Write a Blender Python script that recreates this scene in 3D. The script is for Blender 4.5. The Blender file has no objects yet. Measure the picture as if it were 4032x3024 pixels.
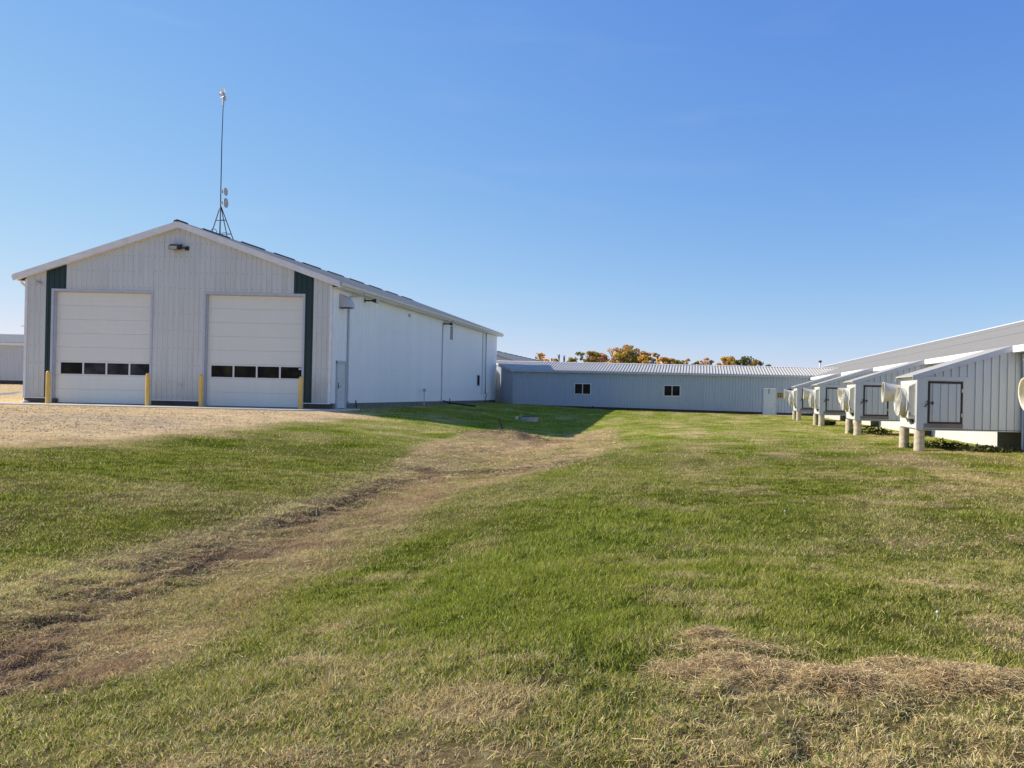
import bpy, math, random
import numpy as np
from mathutils import Matrix, Vector

# ------------------------------------------------------------------ camera, sky, sun
scene = bpy.context.scene
COL = scene.collection
F_PX, ROLL = 3030.0, 0.0215
cam_d = bpy.data.cameras.new("camera")
cam = bpy.data.objects.new("camera", cam_d)
COL.objects.link(cam)
scene.camera = cam
cam_d.sensor_fit = 'HORIZONTAL'
cam_d.sensor_width = 36.0
cam_d.lens = 36.0 * F_PX / 4032.0
cam_d.shift_x = (2016 - 2735) / 4032.0
cam_d.shift_y = (1558 - 1512) / 4032.0
cam_d.clip_start = 0.05
cam_d.clip_end = 3000
cr, sr = math.cos(ROLL), math.sin(ROLL)
cam.matrix_world = Matrix(((cr, -sr, 0, 0), (0, 0, -1, 0), (sr, cr, 0, 1.6), (0, 0, 0, 1)))

SUN_EL = math.radians(31.5)
SUN_AZ = math.radians(277.0)          # clockwise from +Y
world = bpy.data.worlds.new("World")
scene.world = world
world.use_nodes = True
wn = world.node_tree.nodes
wn.clear()
sky = wn.new('ShaderNodeTexSky')
sky.sky_type = 'NISHITA'
sky.sun_disc = False
sky.sun_elevation = SUN_EL
sky.sun_rotation = SUN_AZ
sky.altitude = 1500
sky.air_density = 1.0
sky.dust_density = 0.0
sky.ozone_density = 4.0
bg = wn.new('ShaderNodeBackground')
bg.inputs['Strength'].default_value = 0.15
wo = wn.new('ShaderNodeOutputWorld')
# compress the bright, sunward part of the sky the way the camera did: c = a x / (1 + k x)
def _vm(op, a, b):
    n = wn.new('ShaderNodeVectorMath')
    n.operation = op
    for i, v in ((0, a), (1, b)):
        if isinstance(v, tuple): n.inputs[i].default_value = v
        else: world.node_tree.links.new(v, n.inputs[i])
    return n.outputs[0]
_x = _vm('MULTIPLY', sky.outputs[0], (0.15, 0.15, 0.15))
_num = _vm('MULTIPLY', _x, (1.1, 1.7, 5.1))
_den = _vm('ADD', _vm('MULTIPLY', _x, (0.3, 1.2, 4.7)), (1.0, 1.0, 1.0))
_tc = wn.new('ShaderNodeTexCoord')
_mp = wn.new('ShaderNodeMapping')
_mp.inputs['Scale'].default_value = (1.6, 1.6, 9.0)
world.node_tree.links.new(_tc.outputs['Generated'], _mp.inputs[0])
_nz = wn.new('ShaderNodeTexNoise')
_nz.inputs['Scale'].default_value = 2.3
_nz.inputs['Detail'].default_value = 7
_nz.inputs['Distortion'].default_value = 0.6
world.node_tree.links.new(_mp.outputs[0], _nz.inputs['Vector'])
_mr = wn.new('ShaderNodeMapRange')
_mr.inputs['From Min'].default_value = 0.56
_mr.inputs['From Max'].default_value = 0.85
_mr.inputs['To Max'].default_value = 0.035
world.node_tree.links.new(_nz.outputs[0], _mr.inputs[0])
_num = _vm('ADD', _num, _mr.outputs[0])
_c = _vm('MULTIPLY', _vm('DIVIDE', _num, _den), (.72 / .15, .69 / .15, .70 / .15))
world.node_tree.links.new(_c, bg.inputs[0])
world.node_tree.links.new(bg.outputs[0], wo.inputs[0])

sd = Vector((math.sin(SUN_AZ) * math.cos(SUN_EL), math.cos(SUN_AZ) * math.cos(SUN_EL), math.sin(SUN_EL)))
sun_d = bpy.data.lights.new("sun", 'SUN')
sun_d.energy = 5.0
sun_d.angle = math.radians(0.5)
sun_d.color = (1.0, 0.93, 0.82)
sun = bpy.data.objects.new("sun", sun_d)
COL.objects.link(sun)
sun.rotation_euler = sd.to_track_quat('Z', 'Y').to_euler()

scene.view_settings.view_transform = 'Standard'
scene.view_settings.look = 'None'
scene.view_settings.gamma = 1.0
scene.view_settings.exposure = 0.5
scene.cycles.max_bounces = 6

random.seed(7)
RNG = np.random.default_rng(11)

# ------------------------------------------------------------------ materials
def new_mat(name):
    m = bpy.data.materials.new(name)
    m.use_nodes = True
    nt = m.node_tree
    b = nt.nodes['Principled BSDF']
    return m, nt, b

def mat_plain(name, col, rough=0.6, metal=0.0, spec=0.5, var=0.12, scale=6.0, bump=0.0, stretch=(1, 1, 1)):
    m, nt, b = new_mat(name)
    N, L = nt.nodes, nt.links
    tc = N.new('ShaderNodeTexCoord')
    mp = N.new('ShaderNodeMapping')
    mp.inputs['Scale'].default_value = stretch
    L.new(tc.outputs['Object'], mp.inputs[0])
    nz = N.new('ShaderNodeTexNoise')
    nz.inputs['Scale'].default_value = scale
    nz.inputs['Detail'].default_value = 6
    nz.inputs['Roughness'].default_value = 0.65
    L.new(mp.outputs[0], nz.inputs['Vector'])
    rmp = N.new('ShaderNodeMapRange')
    rmp.inputs['From Min'].default_value = 0.3
    rmp.inputs['From Max'].default_value = 0.7
    rmp.inputs['To Min'].default_value = 1 - var
    rmp.inputs['To Max'].default_value = 1 + var * 0.6
    L.new(nz.outputs[0], rmp.inputs[0])
    mx = N.new('ShaderNodeMix')
    mx.data_type = 'RGBA'
    mx.blend_type = 'MULTIPLY'
    mx.inputs[0].default_value = 1
    mx.inputs[6].default_value = (*col, 1)
    L.new(rmp.outputs[0], mx.inputs[7])
    L.new(mx.outputs[2], b.inputs['Base Color'])
    b.inputs['Roughness'].default_value = rough
    b.inputs['Metallic'].default_value = metal
    b.inputs['Specular IOR Level'].default_value = spec
    if bump > 0:
        bp = N.new('ShaderNodeBump')
        bp.inputs['Strength'].default_value = 1
        bp.inputs['Distance'].default_value = bump
        L.new(nz.outputs[0], bp.inputs['Height'])
        L.new(bp.outputs[0], b.inputs['Normal'])
    return m

def mat_siding(name, col, dirt=(0.36, 0.33, 0.27), amount=0.35, rough=0.42, screws=None, lowdirt=0.0, metal=0.0):
    """painted steel: vertical streaks, blotches, dirt rising from the base, rows of screw heads"""
    m, nt, b = new_mat(name)
    N, L = nt.nodes, nt.links
    tc = N.new('ShaderNodeTexCoord')
    def noise(scale, stretch, detail=5):
        mp = N.new('ShaderNodeMapping')
        mp.inputs['Scale'].default_value = stretch
        L.new(tc.outputs['Object'], mp.inputs[0])
        nz = N.new('ShaderNodeTexNoise')
        nz.inputs['Scale'].default_value = scale
        nz.inputs['Detail'].default_value = detail
        nz.inputs['Roughness'].default_value = 0.65
        L.new(mp.outputs[0], nz.inputs['Vector'])
        return nz.outputs[0]
    def mrange(src, a, b_, c, d):
        r = N.new('ShaderNodeMapRange')
        r.inputs['From Min'].default_value = a
        r.inputs['From Max'].default_value = b_
        r.inputs['To Min'].default_value = c
        r.inputs['To Max'].default_value = d
        L.new(src, r.inputs[0])
        return r.outputs[0]
    def math_(op, a, b_):
        r = N.new('ShaderNodeMath')
        r.operation = op
        for i, v in ((0, a), (1, b_)):
            if isinstance(v, (int, float)):
                r.inputs[i].default_value = v
            else:
                L.new(v, r.inputs[i])
        return r.outputs[0]
    streak = mrange(noise(5.0, (1, 1, 0.06), 6), 0.45, 0.75, 0, 1)
    blot = mrange(noise(0.5, (1, 1, 1), 4), 0.35, 0.7, 0, 1)
    d = math_('MULTIPLY', streak, blot)
    # each sheet of steel weathers a little differently
    sep = N.new('ShaderNodeSeparateXYZ')
    L.new(tc.outputs['Object'], sep.inputs[0])
    sheet = math_('FLOOR', math_('MULTIPLY', math_('ADD', sep.outputs[0], sep.outputs[1]), 1 / 0.9144), 0.0)
    wn_ = N.new('ShaderNodeTexWhiteNoise')
    wn_.noise_dimensions = '1D'
    L.new(sheet, wn_.inputs['W'])
    d = math_('ADD', math_('MULTIPLY', d, amount), math_('MULTIPLY', wn_.outputs['Value'], 0.10))
    if lowdirt > 0:
        low = mrange(sep.outputs[2], 0.6, 1.7, lowdirt, 0.0)
        d = math_('ADD', d, math_('MULTIPLY', low, mrange(noise(3.0, (1, 1, 0.3), 5), 0.3, 0.7, 0.3, 1)))
    mx = N.new('ShaderNodeMix')
    mx.data_type = 'RGBA'
    mx.clamp_factor = True
    mx.inputs[6].default_value = (*col, 1)
    mx.inputs[7].default_value = (*dirt, 1)
    L.new(d, mx.inputs[0])
    L.new(mx.outputs[2], b.inputs['Base Color'])
    b.inputs['Roughness'].default_value = rough
    b.inputs['Metallic'].default_value = metal
    bp = N.new('ShaderNodeBump')
    bp.inputs['Strength'].default_value = 1
    bp.inputs['Distance'].default_value = 0.004
    L.new(noise(2.2, (1, 1, 0.5), 3), bp.inputs['Height'])
    L.new(bp.outputs[0], b.inputs['Normal'])
    return m

def mat_attr(name, rough=0.8, translucent=0.0, noise_scale=0, spec=0.2, bump=0.0, fine=0.0):
    """base colour from the mesh colour attribute (blades, leaves, ground cover)"""
    m, nt, b = new_mat(name)
    N, L = nt.nodes, nt.links
    at = N.new('ShaderNodeAttribute')
    at.attribute_name = 'Col'
    colout = at.outputs['Color']
    if noise_scale:
        tc = N.new('ShaderNodeTexCoord')
        def nz_(sc, stretch=(1, 1, 1), det=5):
            mp = N.new('ShaderNodeMapping')
            mp.inputs['Scale'].default_value = stretch
            L.new(tc.outputs['Object'], mp.inputs[0])
            nz = N.new('ShaderNodeTexNoise')
            nz.inputs['Scale'].default_value = sc
            nz.inputs['Detail'].default_value = det
            nz.inputs['Roughness'].default_value = 0.75
            L.new(mp.outputs[0], nz.inputs['Vector'])
            return nz
        n1 = nz_(noise_scale, (1, 1, 1), 8)
        n2 = nz_(noise_scale * 0.12, (1, 1, 1), 6)
        for n_, lo, hi in ((n1, 1 - fine, 1 + fine), (n2, 1 - fine * 0.45, 1 + fine * 0.45)):
            r = N.new('ShaderNodeMapRange')
            r.inputs['From Min'].default_value = 0.36
            r.inputs['From Max'].default_value = 0.64
            r.inputs['To Min'].default_value = lo
            r.inputs['To Max'].default_value = hi
            L.new(n_.outputs[0], r.inputs[0])
            mx = N.new('ShaderNodeMix')
            mx.data_type = 'RGBA'
            mx.blend_type = 'MULTIPLY'
            mx.inputs[0].default_value = 1
            L.new(colout, mx.inputs[6])
            L.new(r.outputs[0], mx.inputs[7])
            colout = mx.outputs[2]
        if bump:
            bp = N.new('ShaderNodeBump')
            bp.inputs['Strength'].default_value = 1
            bp.inputs['Distance'].default_value = bump
            L.new(n1.outputs[0], bp.inputs['Height'])
            L.new(bp.outputs[0], b.inputs['Normal'])
    L.new(colout, b.inputs['Base Color'])
    b.inputs['Roughness'].default_value = rough
    b.inputs['Specular IOR Level'].default_value = spec
    if translucent:
        tr = N.new('ShaderNodeBsdfTranslucent')
        L.new(colout, tr.inputs['Color'])
        ms = N.new('ShaderNodeMixShader')
        ms.inputs[0].default_value = translucent
        out = nt.nodes['Material Output']
        L.new(b.outputs[0], ms.inputs[1])
        L.new(tr.outputs[0], ms.inputs[2])
        L.new(ms.outputs[0], out.inputs['Surface'])
    return m

M = {}
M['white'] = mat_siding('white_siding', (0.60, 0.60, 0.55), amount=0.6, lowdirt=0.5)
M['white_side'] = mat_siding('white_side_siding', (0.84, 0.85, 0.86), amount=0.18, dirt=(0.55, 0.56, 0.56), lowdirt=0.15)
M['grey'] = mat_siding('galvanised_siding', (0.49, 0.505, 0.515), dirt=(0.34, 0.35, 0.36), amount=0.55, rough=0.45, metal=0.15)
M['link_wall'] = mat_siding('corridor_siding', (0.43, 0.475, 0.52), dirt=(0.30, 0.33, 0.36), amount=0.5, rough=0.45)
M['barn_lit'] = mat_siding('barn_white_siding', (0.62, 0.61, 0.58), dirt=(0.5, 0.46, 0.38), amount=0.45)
M['roof'] = mat_siding('steel_roofing', (0.43, 0.395, 0.33), dirt=(0.36, 0.33, 0.28), amount=0.4, rough=0.6)
M['roof_link'] = mat_siding('pale_steel_roofing', (0.52, 0.485, 0.41), dirt=(0.38, 0.35, 0.30), amount=0.35, rough=0.6)
M['trim'] = mat_plain('white_trim', (0.76, 0.73, 0.69), 0.45, var=0.10, scale=3, stretch=(1, 1, 1))
M['trim_bright'] = mat_plain('white_fascia', (0.88, 0.87, 0.85), 0.45, var=0.05)
M['gutter'] = mat_plain('white_gutter', (0.70, 0.70, 0.67), 0.4, var=0.12, scale=4)
M['ltrim'] = mat_plain('grey_trim', (0.48, 0.49, 0.53), 0.5, var=0.10)
M['green'] = mat_siding('dark_green_siding', (0.004, 0.028, 0.024), dirt=(0.02, 0.035, 0.03), amount=0.4, rough=0.55)
M['door'] = mat_siding('overhead_door_paint', (0.74, 0.72, 0.63), dirt=(0.62, 0.57, 0.46), amount=0.35, rough=0.4)
M['mandoor'] = mat_plain('steel_door_paint', (0.60, 0.62, 0.60), 0.5, var=0.08)
M['concrete'] = mat_plain('concrete', (0.42, 0.38, 0.31), 0.9, var=0.25, scale=5, bump=0.01)
M['foundation'] = mat_plain('weathered_foundation', (0.085, 0.062, 0.045), 0.9, var=0.35, scale=4, bump=0.01)
M['side_found'] = mat_plain('grey_foundation', (0.17, 0.17, 0.155), 0.9, var=0.3, scale=4, bump=0.01)
M['pier'] = mat_plain('pier_concrete', (0.50, 0.42, 0.30), 0.9, var=0.35, scale=5, bump=0.01, stretch=(1, 1, 2.2))
M['apron'] = mat_plain('apron_concrete', (0.55, 0.50, 0.40), 0.9, var=0.2, scale=3, bump=0.01)
M['yellow'] = mat_plain('yellow_paint', (0.80, 0.50, 0.10), 0.5, var=0.18, scale=5, stretch=(1, 1, 0.4))
M['black'] = mat_plain('black_plastic', (0.015, 0.015, 0.018), 0.5)
M['darkmetal'] = mat_plain('dark_bronze_metal', (0.035, 0.03, 0.035), 0.45)
M['ridgevent'] = mat_plain('ridge_vent', (0.05, 0.05, 0.06), 0.6)
M['steel'] = mat_plain('galvanised_steel', (0.45, 0.46, 0.48), 0.4, metal=0.6)
M['mast'] = mat_plain('mast_steel', (0.012, 0.014, 0.025), 0.7, spec=0.2)
M['dish'] = mat_plain('dish_grey', (0.5, 0.5, 0.46), 0.5)
M['dish_lit'] = mat_plain('dish_white', (0.85, 0.85, 0.85), 0.4)
M['lens'] = mat_plain('lamp_lens', (0.42, 0.40, 0.30), 0.25)
M['maroon'] = mat_plain('maroon_frame', (0.040, 0.012, 0.013), 0.6, var=0.4, scale=12)
M['boards'] = mat_plain('grey_boards', (0.20, 0.18, 0.165), 0.85, var=0.4, scale=6, stretch=(0.3, 1, 3))
M['fibreglass'] = mat_plain('fan_fibreglass', (0.60, 0.565, 0.47), 0.4, var=0.12, scale=6)
M['cone_in'] = mat_plain('cone_lining', (0.72, 0.66, 0.50), 0.6, var=0.15, scale=8)
M['wire'] = mat_plain('wire_guard', (0.45, 0.43, 0.38), 0.5, metal=0.5)
M['sign'] = mat_plain('sign_yellow', (0.42, 0.27, 0.03), 0.5, var=0.1)
M['signink'] = mat_plain('sign_print', (0.06, 0.03, 0.02), 0.6)
M['orange'] = mat_plain('orange_plastic', (0.65, 0.13, 0.04), 0.5)
M['rock'] = mat_plain('pale_rock', (0.6, 0.58, 0.54), 0.8, bump=0.01)
M['rust'] = mat_plain('rusty_dark_steel', (0.03, 0.022, 0.02), 0.7, var=0.4)
M['underside'] = mat_plain('underside_boards', (0.10, 0.085, 0.07), 0.9, var=0.3)
M['bark'] = mat_plain('bark', (0.12, 0.10, 0.085), 0.9, var=0.3)
M['paper'] = mat_plain('sticker', (0.6, 0.6, 0.6), 0.6)

def mat_glass(name):
    m, nt, b = new_mat(name)
    N, L = nt.nodes, nt.links
    tc = N.new('ShaderNodeTexCoord')
    nz = N.new('ShaderNodeTexNoise')
    nz.inputs['Scale'].default_value = 1.7
    L.new(tc.outputs['Object'], nz.inputs['Vector'])
    cr_ = N.new('ShaderNodeValToRGB')
    cr_.color_ramp.elements[0].color = (0.004, 0.004, 0.005, 1)
    cr_.color_ramp.elements[1].color = (0.02, 0.018, 0.010, 1)
    cr_.color_ramp.elements[0].position = 0.45
    cr_.color_ramp.elements[1].position = 0.7
    L.new(nz.outputs[0], cr_.inputs[0])
    L.new(cr_.outputs[0], b.inputs['Base Color'])
    b.inputs['Roughness'].default_value = 0.08
    b.inputs['Specular IOR Level'].default_value = 0.08
    return m
M['glass'] = mat_glass('dark_window_glass')
def glass_tint(name, a, b_):
    m = mat_glass(name)
    for n in m.node_tree.nodes:
        if n.type == 'VALTORGB':
            n.color_ramp.elements[0].color = (*a, 1); n.color_ramp.elements[1].color = (*b_, 1)
    return m
M['glass_grey'] = glass_tint('grey_reflection_glass', (.012, .013, .018), (.05, .052, .06))  # pane with a grey reflection painted into its colour
M['glass_olive'] = glass_tint('olive_reflection_glass', (.004, .004, .003), (.05, .042, .014))  # pane with a yellowish reflection painted into its colour

# ------------------------------------------------------------------ mesh helpers
class MB:
    def __init__(s):
        s.v, s.f, s.cuts, s.mm = [], [], [], []
    def cut(s):
        """what follows is a piece (object) of its own"""
        s.cuts.append((len(s.v), len(s.f)))
        return s
    def use(s, mat):
        """faces from here on take this material"""
        s.mm.append((len(s.f), mat))
        return s
    def quad(s, a, b, c, d):
        n = len(s.v)
        s.v += [tuple(a), tuple(b), tuple(c), tuple(d)]
        s.f.append((n, n + 1, n + 2, n + 3))
    def poly(s, pts):
        n = len(s.v)
        s.v += [tuple(p) for p in pts]
        s.f.append(tuple(range(n, n + len(pts))))
    def box(s, x0, x1, y0, y1, z0, z1, b=0.0):
        if b > 0 and min(abs(x1 - x0), abs(y1 - y0), abs(z1 - z0)) > 2.5 * b:
            return s.bevbox(x0, x1, y0, y1, z0, z1, b)
        n = len(s.v)
        s.v += [(x0, y0, z0), (x1, y0, z0), (x1, y1, z0), (x0, y1, z0), (x0, y0, z1), (x1, y0, z1), (x1, y1, z1), (x0, y1, z1)]
        for f in ((3, 2, 1, 0), (4, 5, 6, 7), (0, 1, 5, 4), (1, 2, 6, 5), (2, 3, 7, 6), (3, 0, 4, 7)):
            s.f.append(tuple(n + i for i in f))
    def bevbox(s, x0, x1, y0, y1, z0, z1, b):
        """box with chamfered vertical and horizontal edges (stack of octagons)"""
        def ring(z, i):
            return [(x0 + i + b, y0 + i, z), (x1 - i - b, y0 + i, z), (x1 - i, y0 + i + b, z), (x1 - i, y1 - i - b, z),
                    (x1 - i - b, y1 - i, z), (x0 + i + b, y1 - i, z), (x0 + i, y1 - i - b, z), (x0 + i, y0 + i + b, z)]
        rs = [ring(z0, b * .7), ring(z0 + b, 0), ring(z1 - b, 0), ring(z1, b * .7)]
        s.loft(rs, cap=True)
    def loft(s, rings, cap=True, closed=True):
        n = len(s.v)
        k = len(rings[0])
        for r in rings:
            s.v += [tuple(p) for p in r]
        for i in range(len(rings) - 1):
            for j in range(k if closed else k - 1):
                a = n + i * k + j
                b_ = n + i * k + (j + 1) % k
                s.f.append((a, b_, b_ + k, a + k))
        if cap:
            s.f.append(tuple(n + j for j in reversed(range(k))))
            s.f.append(tuple(n + (len(rings) - 1) * k + j for j in range(k)))
    def prism(s, pts, axis, a0, a1):
        """polygon pts (2D) extruded along axis 'x','y' or 'z'"""
        def P(p, a):
            return {'x': (a, p[0], p[1]), 'y': (p[0], a, p[1]), 'z': (p[0], p[1], a)}[axis]
        n, k = len(s.v), len(pts)
        s.v += [P(p, a0) for p in pts] + [P(p, a1) for p in pts]
        s.f.append(tuple(n + j for j in range(k)))
        s.f.append(tuple(n + k + j for j in reversed(range(k))))
        for j in range(k):
            s.f.append((n + j, n + (j + 1) % k, n + k + (j + 1) % k, n + k + j))
    def tube(s, pts, r, k=8, cap=True):
        pts = [Vector(p) for p in pts]
        rr = r if isinstance(r, (list, tuple)) else [r] * len(pts)
        rings = []
        for i, p in enumerate(pts):
            if i == 0: d = pts[1] - p
            elif i == len(pts) - 1: d = p - pts[i - 1]
            else: d = (pts[i + 1] - p).normalized() + (p - pts[i - 1]).normalized()
            d.normalize()
            up = Vector((0, 0, 1)) if abs(d.z) < 0.9 else Vector((1, 0, 0))
            a = d.cross(up).normalized()
            b_ = d.cross(a)
            rings.append([p + a * math.cos(t) * rr[i] + b_ * math.sin(t) * rr[i] for t in [2 * math.pi * j / k for j in range(k)]])
        s.loft(rings, cap)
    def lathe(s, o, axis, prof, k=24, cap=False):
        """prof: list of (distance along axis, radius)"""
        o, d = Vector(o), Vector(axis).normalized()
        up = Vector((0, 0, 1)) if abs(d.z) < 0.9 else Vector((1, 0, 0))
        a = d.cross(up).normalized()
        b_ = d.cross(a)
        rings = [[o + d * t + (a * math.cos(q) + b_ * math.sin(q)) * r for q in [2 * math.pi * j / k for j in range(k)]] for t, r in prof]
        s.loft(rings, cap)
    def build(s, name, mat, parent=None, smooth=False, loc=None):
        if s.cuts:
            ends = s.cuts[1:] + [(len(s.v), len(s.f))]
            starts = list(s.cuts)
            if s.cuts[0] != (0, 0):
                starts = [(0, 0)] + starts
                ends = [s.cuts[0]] + ends
            first = None
            for (v0, f0), (v1, f1) in zip(starts, ends):
                q = MB()
                q.v = s.v[v0:v1]
                q.f = [tuple(i - v0 for i in f) for f in s.f[f0:f1]]
                o = q.build(name, mat, parent, smooth, loc)
                first = first or o
            return first
        me = bpy.data.meshes.new(name)
        off = Vector((0, 0, 0))
        if parent is not None:
            q = parent
            while q is not None:
                off += q.location
                q = q.parent
        if loc is not None and parent is None:
            off = Vector(loc)
        vs = [(x - off.x, y - off.y, z - off.z) for x, y, z in s.v]
        me.from_pydata(vs, [], s.f)
        me.materials.append(mat)
        if s.mm:
            ids = np.zeros(len(s.f), dtype=np.int32)
            for k, (f0, mt) in enumerate(s.mm):
                me.materials.append(mt)
                ids[f0:] = k + 1
            me.polygons.foreach_set('material_index', ids)
        if smooth:
            me.polygons.foreach_set('use_smooth', [True] * len(me.polygons))
            me.update()
            me.set_sharp_from_angle(angle=math.radians(40))
        me.update()
        ob = bpy.data.objects.new(name, me)
        COL.objects.link(ob)
        if parent is not None:
            ob.parent = parent
        elif loc is not None:
            ob.location = loc
        return ob

def tag(o, label=None, cat=None, group=None, kind=None):
    if label: o['label'] = label
    if cat: o['category'] = cat
    if group: o['group'] = group
    if kind: o['kind'] = kind
    return o

def empty(name, loc, label, cat, group=None):
    o = bpy.data.objects.new(name, None)
    o.location = loc
    o.empty_display_size = 0.3
    COL.objects.link(o)
    return tag(o, label, cat, group)

def copy_tree(o, parent=None):
    c = o.copy()
    COL.objects.link(c)
    if parent is not None:
        c.parent = parent
    for ch in [x for x in bpy.data.objects if x.parent == o and x != c]:
        copy_tree(ch, c)
    return c

def box(name, mat, parent, *a, b=0.0):
    m = MB()
    m.box(*a, b=b)
    return m.build(name, M[mat], parent)

def ribs(mb, O, U, N, s0, s1, pitch, t0, t1, h=0.018, wb=0.045, wt=0.02, skip=(), V=(0, 0, 1), phase=0.5):
    """trapezoid ribs standing on a plane: O origin, U along, V up the sheet, N outward"""
    O, U, N, V = Vector(O), Vector(U).normalized(), Vector(N).normalized(), Vector(V).normalized()
    n = int((s1 - s0) / pitch + 1e-6)
    for i in range(n + 1):
        s = s0 + (i + phase) * pitch
        if s > s1 - wb / 2: break
        lo, hi = (t0(s) if callable(t0) else t0), (t1(s) if callable(t1) else t1)
        segs = [(lo, hi)]
        for a, b_, c, d in skip:
            if a - wb / 2 < s < b_ + wb / 2:
                out = []
                for l, h_ in segs:
                    if d <= l or c >= h_: out.append((l, h_)); continue
                    if c > l: out.append((l, c))
                    if d < h_: out.append((d, h_))
                segs = out
        for l, h_ in segs:
            if h_ - l < 0.03: continue
            def P(a, t, o): return O + U * (s + a) + V * t + N * o
            A = [P(-wb / 2, l, 0.0005), P(-wt / 2, l, h), P(wt / 2, l, h), P(wb / 2, l, 0.0005)]
            B = [P(-wb / 2, h_, 0.0005), P(-wt / 2, h_, h), P(wt / 2, h_, h), P(wb / 2, h_, 0.0005)]
            n0 = len(mb.v)
            mb.v += [tuple(p) for p in A + B]
            for j in range(3):
                mb.f.append((n0 + j, n0 + j + 1, n0 + j + 5, n0 + j + 4))
            mb.f.append((n0, n0 + 1, n0 + 2, n0 + 3))
            mb.f.append((n0 + 7, n0 + 6, n0 + 5, n0 + 4))

def screws(mb, O, U, N, s0, s1, pitch, rows, r=0.012, skip=(), off=0.06, top=None):
    O, U, N = Vector(O), Vector(U).normalized(), Vector(N).normalized()
    n = int((s1 - s0) / pitch)
    for z in rows:
        for i in range(n):
            s = s0 + (i + 0.5) * pitch + off
            if any(a < s < b_ and c < z < d for a, b_, c, d in skip): continue
            if top and z > top(s) - .05: continue
            if RNG.random() < 0.12: continue
            c0 = O + U * s + Vector((0, 0, z + RNG.normal() * 0.01))
            n0 = len(mb.v)
            for dx, dz in ((-r, -r), (r, -r), (r, r), (-r, r)):
                mb.v.append(tuple(c0 + U * dx + Vector((0, 0, dz)) + N * 0.008))
            mb.f.append((n0, n0 + 1, n0 + 2, n0 + 3))

# ------------------------------------------------------------------ terrain
ROWS = {
 -40: [(-300, .6), (-20, .35), (-12, .15), (-7, -.1), (-5.2, -.2), (-3.9, -.33), (-2.6, -.2), (-1, -.03), (0, 0), (8, .05), (300, .2)],
 0: [(-300, .6), (-20, .35), (-12, .15), (-7, -.1), (-5.4, -.2), (-3.9, -.36), (-2.6, -.2), (-1, -.03), (0, 0), (8, .05), (300, .2)],
 6: [(-300, .7), (-20, .42), (-12, .2), (-7, -.08), (-6.05, -.14), (-4.7, -.36), (-3.2, -.24), (-1.2, -.03), (0, 0), (8, .1), (300, .2)],
 12: [(-300, .7), (-20, .52), (-12, .27), (-8, 0), (-6.45, -.12), (-5.5, -.33), (-4.2, -.22), (-2, -.02), (3, .05), (9, .15), (300, .2)],
 18: [(-300, .7), (-20, .6), (-13, .37), (-8, .0), (-6.6, -.11), (-5.9, -.28), (-4.5, -.22), (-2, 0), (3, .1), (9, .18), (300, .2)],
 25: [(-300, .7), (-25, .65), (-17, .57), (-12, .27), (-8.4, -.03), (-6, -.27), (-4, -.2), (-1, .05), (4, .15), (9, .2), (300, .2)],
 31: [(-300, .7), (-30, .64), (-16, .61), (-12, .33), (-8.5, -.03), (-5.5, -.32), (-3, -.1), (0, .08), (5, .17), (9, .2), (300, .2)],
 36: [(-300, .75), (-30, .64), (-16, .61), (-14, .5), (-12, .33), (-8.5, .0), (-5.8, -.28), (-3, -.05), (0, .1), (5, .17), (9, .2), (300, .2)],
 45: [(-300, 1.0), (-40, .8), (-30, .66), (-16, .66), (-12, .4), (-9, .1), (-6, .0), (-3, .12), (0, .16), (9, .21), (300, .2)],
 52: [(-300, 1.2), (-40, 1.0), (-30, .8), (-16, .68), (-12, .5), (-8, .22), (-4, .2), (0, .2), (9, .21), (300, .2)],
 60: [(-300, 1.4), (-50, 1.38), (-32, 1.0), (-30, .9), (-16, .72), (-12, .6), (-7, .36), (0, .28), (5, .22), (9, .21), (300, .2)],
 75: [(-300, 1.4), (-50, 1.4), (-32, 1.0), (-16, .75), (-7, .4), (9, .21), (300, .2)],
 600: [(-300, 1.4), (-50, 1.4), (-32, 1.0), (-16, .75), (-7, .4), (9, .21), (300, .2)],
}
TX = np.arange(-70, 30.01, 0.2)
TY = np.arange(-10, 80.01, 0.5)
_rk = sorted(ROWS)
_rv = np.array([np.interp(TX, [a for a, _ in ROWS[k]], [b for _, b in ROWS[k]]) for k in _rk])
TZ = np.array([[0.0] * len(TX)] * len(TY))
for _i in range(len(TX)):
    TZ[:, _i] = np.interp(TY, _rk, _rv[:, _i])
def _sm(a, ax, k):
    for _ in range(k):
        p = np.roll(a, 1, ax); q = np.roll(a, -1, ax)
        if ax == 0: p[0] = a[0]; q[-1] = a[-1]
        else: p[:, 0] = a[:, 0]; q[:, -1] = a[:, -1]
        a = 0.25 * p + 0.5 * a + 0.25 * q
    return a
TZ = _sm(_sm(TZ, 1, 3), 0, 12)

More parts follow.
